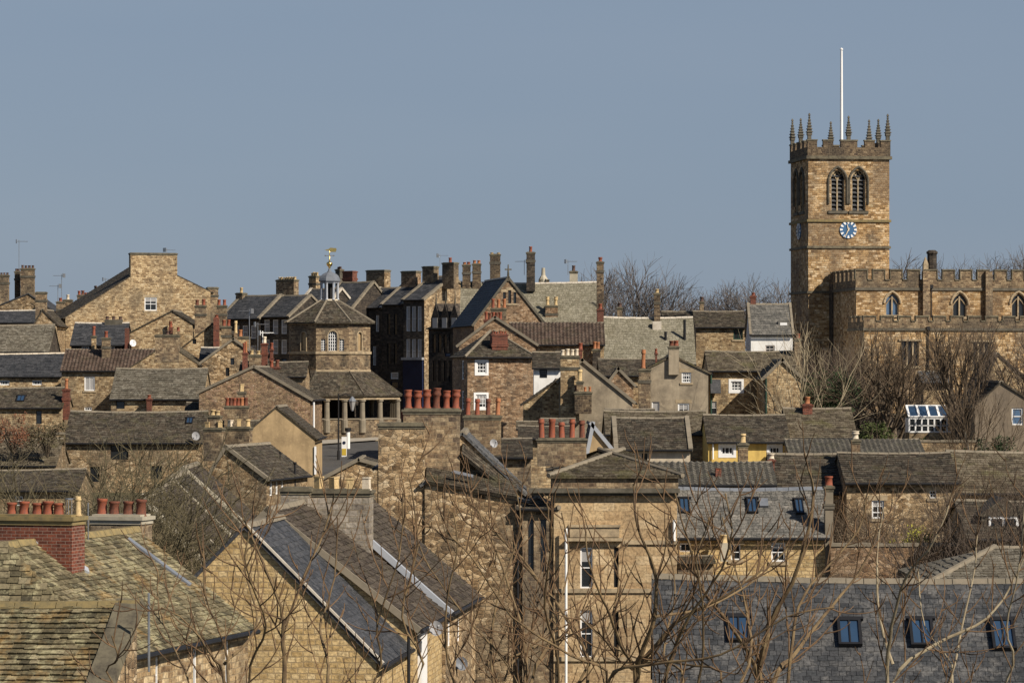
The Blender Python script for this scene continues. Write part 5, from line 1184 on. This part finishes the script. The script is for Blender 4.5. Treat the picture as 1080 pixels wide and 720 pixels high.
tree_to('bare_tree', 'broad bare tree on the centre skyline between the tall stack and the slim ridge stack', 666, 266, 372, .45, 11, sk, depth=4, limbs=7, spread=.6, up=.2, minr=.03, kids=(5,5,5,3))
tree_to('bare_tree', 'bare tree partly hidden behind the right end of the pale slate roof', 634, 276, 385, .4, 12, sk, depth=4, limbs=7, spread=.6, minr=.03, up=.1, kids=(5,5,4,3))
tree_to('bare_tree', 'low bare tree on the skyline above the long pale slate roof', 722, 303, 395, .35, 13, sk, depth=4, limbs=8, spread=.7, minr=.03, up=.1, kids=(5,5,4,3))
tree_to('bare_tree', 'dense dark bare tree on the skyline left of the white house', 766, 295, 400, .45, 14, sk, depth=4, limbs=9, spread=.75, minr=.03, up=.1, kids=(5,5,4,3))
tree_to('bare_tree', 'round crowned bare tree on the skyline touching the church tower', 812, 286, 398, .45, 16, sk, depth=4, limbs=9, spread=.7, minr=.03, up=.1, kids=(5,5,4,3), trunk=.4)
tree_to('bare_tree', 'dark rounded bare tree behind the tower and nave parapet', 948, 262, 430, .5, 17, sk, depth=4, limbs=9, spread=.8, minr=.03, up=.1, kids=(5,5,4,3), trunk=.45)
for i, (px, pt, w) in enumerate(((1004,268,'leftmost'),(1028,265,'second'),(1052,266,'third'),(1078,257,'rightmost'))):
    tree_to('bare_tree', '%s of the bare treetops showing above the nave parapet' % w if w[0] in 'lr' else '%s from the left of the bare treetops showing above the nave parapet' % w, px, pt, 440, .4, 20+i, sk, depth=4, limbs=8, spread=.8, minr=.03, up=.1, kids=(5,5,4,3), trunk=.4)
# churchyard
br = ('bark_grey', 'twig_brown')
tree_to('bare_tree', 'bare tree with low forked trunk in front of the church aisle, left of the conservatory', 946, 330, 229, .38, 31, ('bark', 'twig_brown'), depth=4, limbs=7, spread=.7, minr=.010, kids=(5,5,4,2), trunk=.42)
tree_to('bare_tree', 'tall bare tree right of the conservatory in front of the church aisle', 1022, 325, 216, .42, 32, ('bark', 'twig_brown'), depth=4, limbs=6, spread=.45, minr=.013, kids=(4,4,4,2), up=.35, trunk=.62)
tree_to('bare_tree', 'pale barked bare tree between the tower and the sunlit stone gable', 862, 330, 225, .16, 33, ('bark_pale', 'bark_pale'), depth=3, limbs=6, spread=.6, minr=.012)
tree_to('bare_tree', 'brown twiggy tree in the shade at the foot of the tower', 882, 352, 262, .3, 34, ('bark', 'twig_dark'), depth=4, limbs=9, spread=.7, minr=.018, kids=(5,4,4,2), trunk=.15)
tree_to('bare_tree', 'second brown twiggy tree in the shade, nearer the aisle corner', 906, 362, 255, .3, 35, ('bark', 'twig_dark'), depth=4, limbs=9, spread=.7, minr=.018, kids=(5,4,4,2), trunk=.15)
tree_to('bare_tree', 'ivy dark bare tree at the right edge in front of the nave', 1078, 322, 226, .35, 36, ('bark', 'twig_dark'), depth=4, limbs=9, spread=.7, minr=.02, kids=(5,4,4,2))
tree_to('bare_tree', 'thin bare tree in front of the dull rendered gable at the right edge', 1050, 395, 200, .16, 37, br, depth=4, limbs=5, spread=.5, minr=.012, kids=(4,4,3,2), trunk=.4)
tree_to('bare_tree', 'dark limbed bare tree before the dormer house at the right edge', 1064, 455, 126, .2, 38, ('bark', 'twig_dark'), depth=4, limbs=7, spread=.75, minr=.010, kids=(5,5,4,3))
tree_to('bare_tree', 'thin bare tree against the mossy roofed rubble house', 1030, 478, 150, .14, 39, ('bark', 'twig_brown'), depth=4, limbs=8, spread=.75, minr=.010)
tree_to('bare_tree', 'small bare tree trained against the rubble wall beside the paned window', 912, 520, 158, .12, 40, ('bark', 'twig_brown'), depth=4, limbs=8, spread=.8, minr=.010, kids=(5,5,4,3))
# left tree
tree_to('bare_tree', 'wide spreading bare tree with several stems behind the two foreground chimney stacks', 142, 430, 112, .34, 51, ('bark', 'twig_olive'), depth=4, limbs=6, spread=.75, up=.10, stems=5, minr=.0145, kids=(5,6,5,4), trunk=.2, fl=.54)
tree_to('bare_tree', 'smaller bare tree left of the wide spreading one', 72, 446, 118, .2, 52, ('bark', 'twig_olive'), depth=4, limbs=7, spread=.8, up=.1, minr=.0125, kids=(5,5,5,3), trunk=.3, fl=.54)
def bush(name, label, px, Y, w, h, mats, seed, n=1400, leaf=.09, dens=True, top=None, cat='shrub'):
    rn = random.Random(seed); x, y, z = gpt(px, Y)
    if top is not None: z = CZ+(HY-top)/F*Y-h
    r = empty(name, (x, y, z), 0, label, cat, 'garden shrubs'); B = MB()
    for i in range(26):
        a = rn.random()*6.28; t = rn.uniform(.3,1); B.tube([(0,0,-.6), (math.cos(a)*w*.25*t, math.sin(a)*w*.2*t, h*.4), (math.cos(a)*w*.46*t, math.sin(a)*w*.4*t, h*rn.uniform(.6,1.0))], [.03,.02,.008], 4, cap=False)
    B.build('stems', mats[0], r); L = MB(); cl = [(rn.gauss(0,w*.22), rn.gauss(0,w*.2), rn.uniform(.15,.85)*h, rn.uniform(.18,.34)*min(w, h)) for _ in range(16)]
    for i in range(n):
        c = rn.choice(cl); d = Vector((rn.gauss(0,1), rn.gauss(0,1), rn.gauss(0,1))).normalized()*c[3]*rn.uniform(.5,1.1); p = Vector(c[:3])+d
        u = Vector((rn.gauss(0,1), rn.gauss(0,1), rn.gauss(0,1))).normalized(); v = u.cross(Vector((rn.gauss(0,1), rn.gauss(0,1), rn.gauss(0,1)))).normalized(); s_ = leaf*rn.uniform(.6,1.4)
        L.poly([p-u*s_, p+v*s_*.5, p+u*s_, p-v*s_*.5])
    L.build('foliage', mats[1], r)
bush('evergreen_shrub', 'dark evergreen shrub in the shade left of the churchyard trees', 880, 238, 4.2, 4.2, ('bark', 'evergreen'), 61, 3000, .12, top=392)
bush('evergreen_shrub', 'green ivy clump under the tree right of the conservatory', 990, 208, 3.6, 1.2, ('bark', 'leaf_green'), 62, 1800, .08, top=464)
bush('evergreen_shrub', 'broad green hedge left of the conservatory', 926, 214, 3.6, 1.5, ('bark', 'leaf_green'), 63, 1500, .08, top=443)
bush('evergreen_shrub', 'ivy clump at the right edge below the rendered gable', 1052, 206, 4.4, 2.2, ('bark', 'evergreen'), 64, 1800, .08, top=458)
bush('flowering_shrub', 'yellow flowering shrub on the wall below the rubble house', 968, 142, 2.0, 1.3, ('bark', 'forsythia'), 65, 900, .05, top=553)
bush('brown_shrub', 'bare brown shrub below the paned window of the rubble house', 908, 141, 3.2, 2.0, ('bark', 'twig_brown'), 66, 1500, .05, top=556)
bush('brown_shrub', 'bare brown shrub right of the yellow flowering one', 1000, 141, 2.6, 1.8, ('bark', 'twig_brown'), 67, 1300, .05, top=558)
bush('brown_shrub', 'reddish brown bushes along the old wall at the left edge', 14, 222, 4.6, 2.2, ('bark', 'red_leaf'), 68, 2000, .07, top=434)
bush('brown_shrub', 'second brown bush along the old wall, nearer the spreading tree', 50, 222, 3.2, 1.8, ('bark', 'twig_olive'), 69, 1600, .07, top=444)

# foreground trees: long rising limbs seen close, each a real limb at about forty metres
def front_tree(label, Y0, limbs, seed, mats=('bark_olive', 'twig_front'), tw=.75, twr=.009):
    rn = random.Random(seed); px0 = limbs[0][0][0]; x0 = (px0-HX)/F*Y0; g = ground(x0, Y0)-.2; root = empty('bare_tree', (x0, Y0, g), 0, label, 'tree', 'bare winter trees')
    A, B = MB(), MB(); base = Vector((x0, Y0, g)); crotch = P(px0, 860, Y0)
    A.tube([Vector((0,0,0)), (crotch-base)*.5+Vector((.1,0,0)), crotch-base], [.22,.17,.13], 8)
    def twigs(pts, rs, lv):
        L = sum((pts[i+1]-pts[i]).length for i in range(len(pts)-1)); k = int(L/(.26 if lv == 0 else .2)*tw); ph = rn.random()*6.28
        for i in range(k):
            t = .12+.88*(i+rn.random())/k; j = min(t, .99)*(len(pts)-1); a = int(j); p = pts[a].lerp(pts[a+1], j-a); ax = (pts[a+1]-pts[a]).normalized()
            ph = ph+math.pi+rn.gauss(0,.5); s1 = ax.cross(Vector((0,1,0))).normalized(); s2 = ax.cross(s1); sd = s1*math.cos(ph)+s2*math.sin(ph)*.7
            ang = rn.uniform(.5,.95); d = (ax*math.cos(ang)+sd*math.sin(ang)).normalized(); ll = rn.uniform(.3,1.0)*(1.15 if lv == 0 else .5)*(1.2-.6*t)
            q = p.copy(); tp = [q.copy()]; r = max(twr, rs[a]*.45)
            tr = [r]; n = 5
            for s_ in range(n): d = (d+Vector((rn.gauss(0,.1), rn.gauss(0,.1), .16+rn.gauss(0,.06)))).normalized(); q = q+d*(ll/n); tp.append(q.copy()); tr.append(r*(1-.55*(s_+1)/n))
            B.tube(tp, tr, 5 if lv == 0 else 4)
            B.tube([tp[-1], tp[-1]+d*.03], [tr[-1]*1.5, tr[-1]*.5], 4)
            if lv == 0 and ll > .45: twigs(tp, tr, 1)
    for limb in limbs:
        dy = rn.uniform(-1.6,1.6); pts = []
        m_ = len(limb)
        for i, q in enumerate(limb): pts.append(P(q[0], q[1], Y0+dy*min(1, i/max(1, m_-1)*1.4))-base)
        f = [crotch-base] if limb[0][1] > 715 and len(limb[0]) < 4 else []
        raw = f+pts; fine = []
        for i in range(len(raw)-1):
            p0 = raw[max(i-1,0)]; p1 = raw[i]; p2 = raw[i+1]; p3 = raw[min(i+2,len(raw)-1)]
            for s_ in range(4):
                t = s_/4; fine.append(.5*((2*p1)+(-p0+p2)*t+(2*p0-5*p1+4*p2-p3)*t*t+(-p0+3*p1-3*p2+p3)*t**3)+Vector((rn.gauss(0,.006), rn.gauss(0,.006), 0)))
        fine.append(raw[-1]); r0 = limb[0][2]/90*(Y0/40)*.37; rs = [max(.009, r0*(1-.78*i/(len(fine)-1))) for i in range(len(fine))]
        A.tube(fine, rs, 7); twigs(fine, rs, 0)
    A.build('trunk', mats[0], root); B.build('crown', mats[1], root)
front_tree('nearest bare tree at the bottom right whose long pale limb reaches the right edge', 38, [
  [(800,722,11),(804,690,10),(815,650,9),(835,615,7),(850,570,5),(858,520,4),(848,478,3)],
  [(815,722,9),(838,690,8),(868,650,7),(905,605,5),(925,560,4)],
  [(800,722,8),(770,660,6),(740,620,5),(728,580,4),(712,520,3)],
  [(830,722,6),(842,640,5),(870,600,4),(905,560,3),(915,520,3)]], 71)
front_tree('bare tree at the bottom right corner with limbs crossing the slate roof windows', 42, [
  [(935,722,7),(941,660,6),(955,610,5),(985,570,4),(1006,520,3)],
  [(941,700,5,1),(926,640,4),(926,575,4),(932,535,3)],
  [(940,724,7),(985,680,6),(1040,652,6),(1070,610,5),(1086,570,4)],
  [(1000,722,5),(1014,660,4),(1028,600,3),(1030,560,3)],
  [(1060,722,5),(1062,660,4),(1074,600,3),(1082,520,3)],
  [(1005,722,4),(975,660,3),(968,600,3)]], 72, ('bark_pale', 'twig_front'))
front_tree('bare tree rising in front of the ashlar house, bottom centre right', 36, [
  [(672,722,10),(676,690,9),(690,650,8),(690,600,6),(672,555,4),(668,510,3)],
  [(676,700,7,1),(715,655,6),(765,628,5),(805,600,4)],
  [(690,650,5,1),(745,640,5),(795,612,4),(838,570,3)],
  [(672,722,7),(655,680,6),(640,640,5),(622,600,4),(618,560,3)],
  [(700,722,6),(722,660,5),(760,600,4),(772,560,3),(765,520,3)],
  [(735,722,5),(742,650,4),(735,590,3),(748,545,3)],
  [(780,722,6),(790,660,5),(776,600,4),(762,545,3)],
  [(640,722,6),(690,700,6),(760,690,5),(830,650,4),(880,640,3)],
  [(720,722,5),(700,690,5),(712,620,4),(700,560,3)],
  [(760,722,5),(720,700,5),(660,690,4),(610,650,3)]], 73)
front_tree('bare tree with many thin limbs in front of the big rubble wall, bottom centre', 40, [
  [(555,722,7),(552,670,6),(530,600,5),(508,545,4),(496,530,3)],
  [(560,722,7),(585,660,6),(560,600,5),(520,560,4),(495,530,3)],
  [(545,722,5),(500,660,5),(460,610,4),(440,570,3)],
  [(620,722,6),(596,650,5),(548,590,4),(505,540,3),(490,520,3)],
  [(520,722,5),(522,640,4),(548,560,3),(545,520,3)],
  [(590,722,5),(575,640,4),(582,570,3),(576,530,3)],
  [(480,722,5),(470,650,4),(482,580,3),(478,540,3)],
  [(610,722,5),(640,665,4),(652,610,3),(640,570,3)],
  [(530,722,5),(575,665,5),(600,600,4),(592,540,3)],
  [(640,722,5),(600,690,5),(540,650,4),(500,590,3),(470,560,3)],
  [(500,722,5),(545,690,4),(600,670,4),(660,640,3)]], 74)
front_tree('bare tree in front of the gold sandstone gable, bottom left of centre', 37, [
  [(300,722,8),(299,670,7),(296,640,6),(278,595,4),(263,560,3),(256,545,3)],
  [(298,670,5,1),(318,615,4),(342,560,3),(352,520,3)],
  [(345,722,6),(338,665,5),(352,610,4),(356,545,3)],
  [(395,722,5),(398,655,4),(420,590,3),(425,520,3)],
  [(440,722,5),(424,650,4),(440,575,3),(432,505,3)],
  [(262,722,5),(280,660,4),(260,600,3),(262,560,3)]], 75)
front_tree('thin bare tree in front of the lichen covered roof, bottom left', 39, [
  [(236,722,6),(222,690,5),(196,655,4),(170,640,3)],
  [(240,722,5),(236,680,4),(218,630,3),(214,580,3)],
  [(200,722,4),(182,680,4),(168,640,3),(166,600,2)],
  [(236,700,5,1),(270,660,4),(258,600,3),(262,578,3)],
  [(120,722,4),(124,695,3),(118,670,2)]], 76)

# ================================================================= camera, light
cam = bpy.data.cameras.new('camera'); co = bpy.data.objects.new('camera', cam); col.objects.link(co); sc.camera = co
cam.lens = F/1080*36; cam.sensor_width = 36; cam.shift_y = 35/1080; co.location = (0,0,CZ); co.rotation_euler = (rad(90),0,0); cam.clip_end = 12000; cam.clip_start = .5
sd = Vector((math.sin(rad(SUN_AZ))*math.cos(rad(SUN_EL)), -math.cos(rad(SUN_AZ))*math.cos(rad(SUN_EL)), math.sin(rad(SUN_EL))))   # towards the sun
sl = bpy.data.lights.new('sun', 'SUN'); sl.energy = 5.0; sl.angle = rad(.5); sl.color = (1.0,.90,.76); so = bpy.data.objects.new('sun', sl); col.objects.link(so)
so.rotation_euler = sd.to_track_quat('Z', 'Y').to_euler(); so.location = (60,-60,120)
w = bpy.data.worlds.new('World'); sc.world = w; w.use_nodes = True; nt = w.node_tree; bg = nt.nodes['Background']; st = nt.nodes.new('ShaderNodeTexSky')
st.sky_type = 'NISHITA'; st.sun_disc = False; st.sun_elevation = rad(SUN_EL); st.sun_rotation = rad(180-SUN_AZ); st.air_density = 1.0; st.dust_density = .5; st.ozone_density = 2.5; st.altitude = 200
hs = nt.nodes.new('ShaderNodeHueSaturation'); hs.inputs['Saturation'].default_value = SKY_SAT = .95
nt.links.new(st.outputs[0], hs.inputs['Color'])
tc = nt.nodes.new('ShaderNodeTexCoord'); sx = nt.nodes.new('ShaderNodeSeparateXYZ'); nt.links.new(tc.outputs['Generated'], sx.inputs[0])
mr = nt.nodes.new('ShaderNodeMapRange'); nt.links.new(sx.outputs['Z'], mr.inputs['Value']); mr.inputs['From Min'].default_value = .10; mr.inputs['From Max'].default_value = .4; mr.inputs['To Min'].default_value = .8; mr.inputs['To Max'].default_value = 0.0
cn = nt.nodes.new('ShaderNodeTexNoise'); cn.inputs['Scale'].default_value = 2.2; cn.inputs['Detail'].default_value = 4; mpn = nt.nodes.new('ShaderNodeMapping'); mpn.inputs['Scale'].default_value = (1, 1, 5); nt.links.new(tc.outputs['Generated'], mpn.inputs['Vector']); nt.links.new(mpn.outputs[0], cn.inputs['Vector'])
cr = nt.nodes.new('ShaderNodeValToRGB'); nt.links.new(cn.outputs[0], cr.inputs[0]); e = cr.color_ramp.elements; e[0].position = .3; e[0].color = (3.1,4.1,5.75,1); e[1].position = .75; e[1].color = (3.9,4.75,6.2,1)
mx = nt.nodes.new('ShaderNodeMix'); mx.data_type = 'RGBA'; nt.links.new(mr.outputs[0], mx.inputs[0]); nt.links.new(hs.outputs[0], mx.inputs[6]); nt.links.new(cr.outputs[0], mx.inputs[7]); nt.links.new(mx.outputs[2], bg.inputs['Color']); bg.inputs['Strength'].default_value = .055
sc.view_settings.view_transform = 'Standard'; sc.view_settings.look = 'None'; sc.view_settings.exposure = .3; sc.view_settings.gamma = 1
sc.cycles.max_bounces = 5
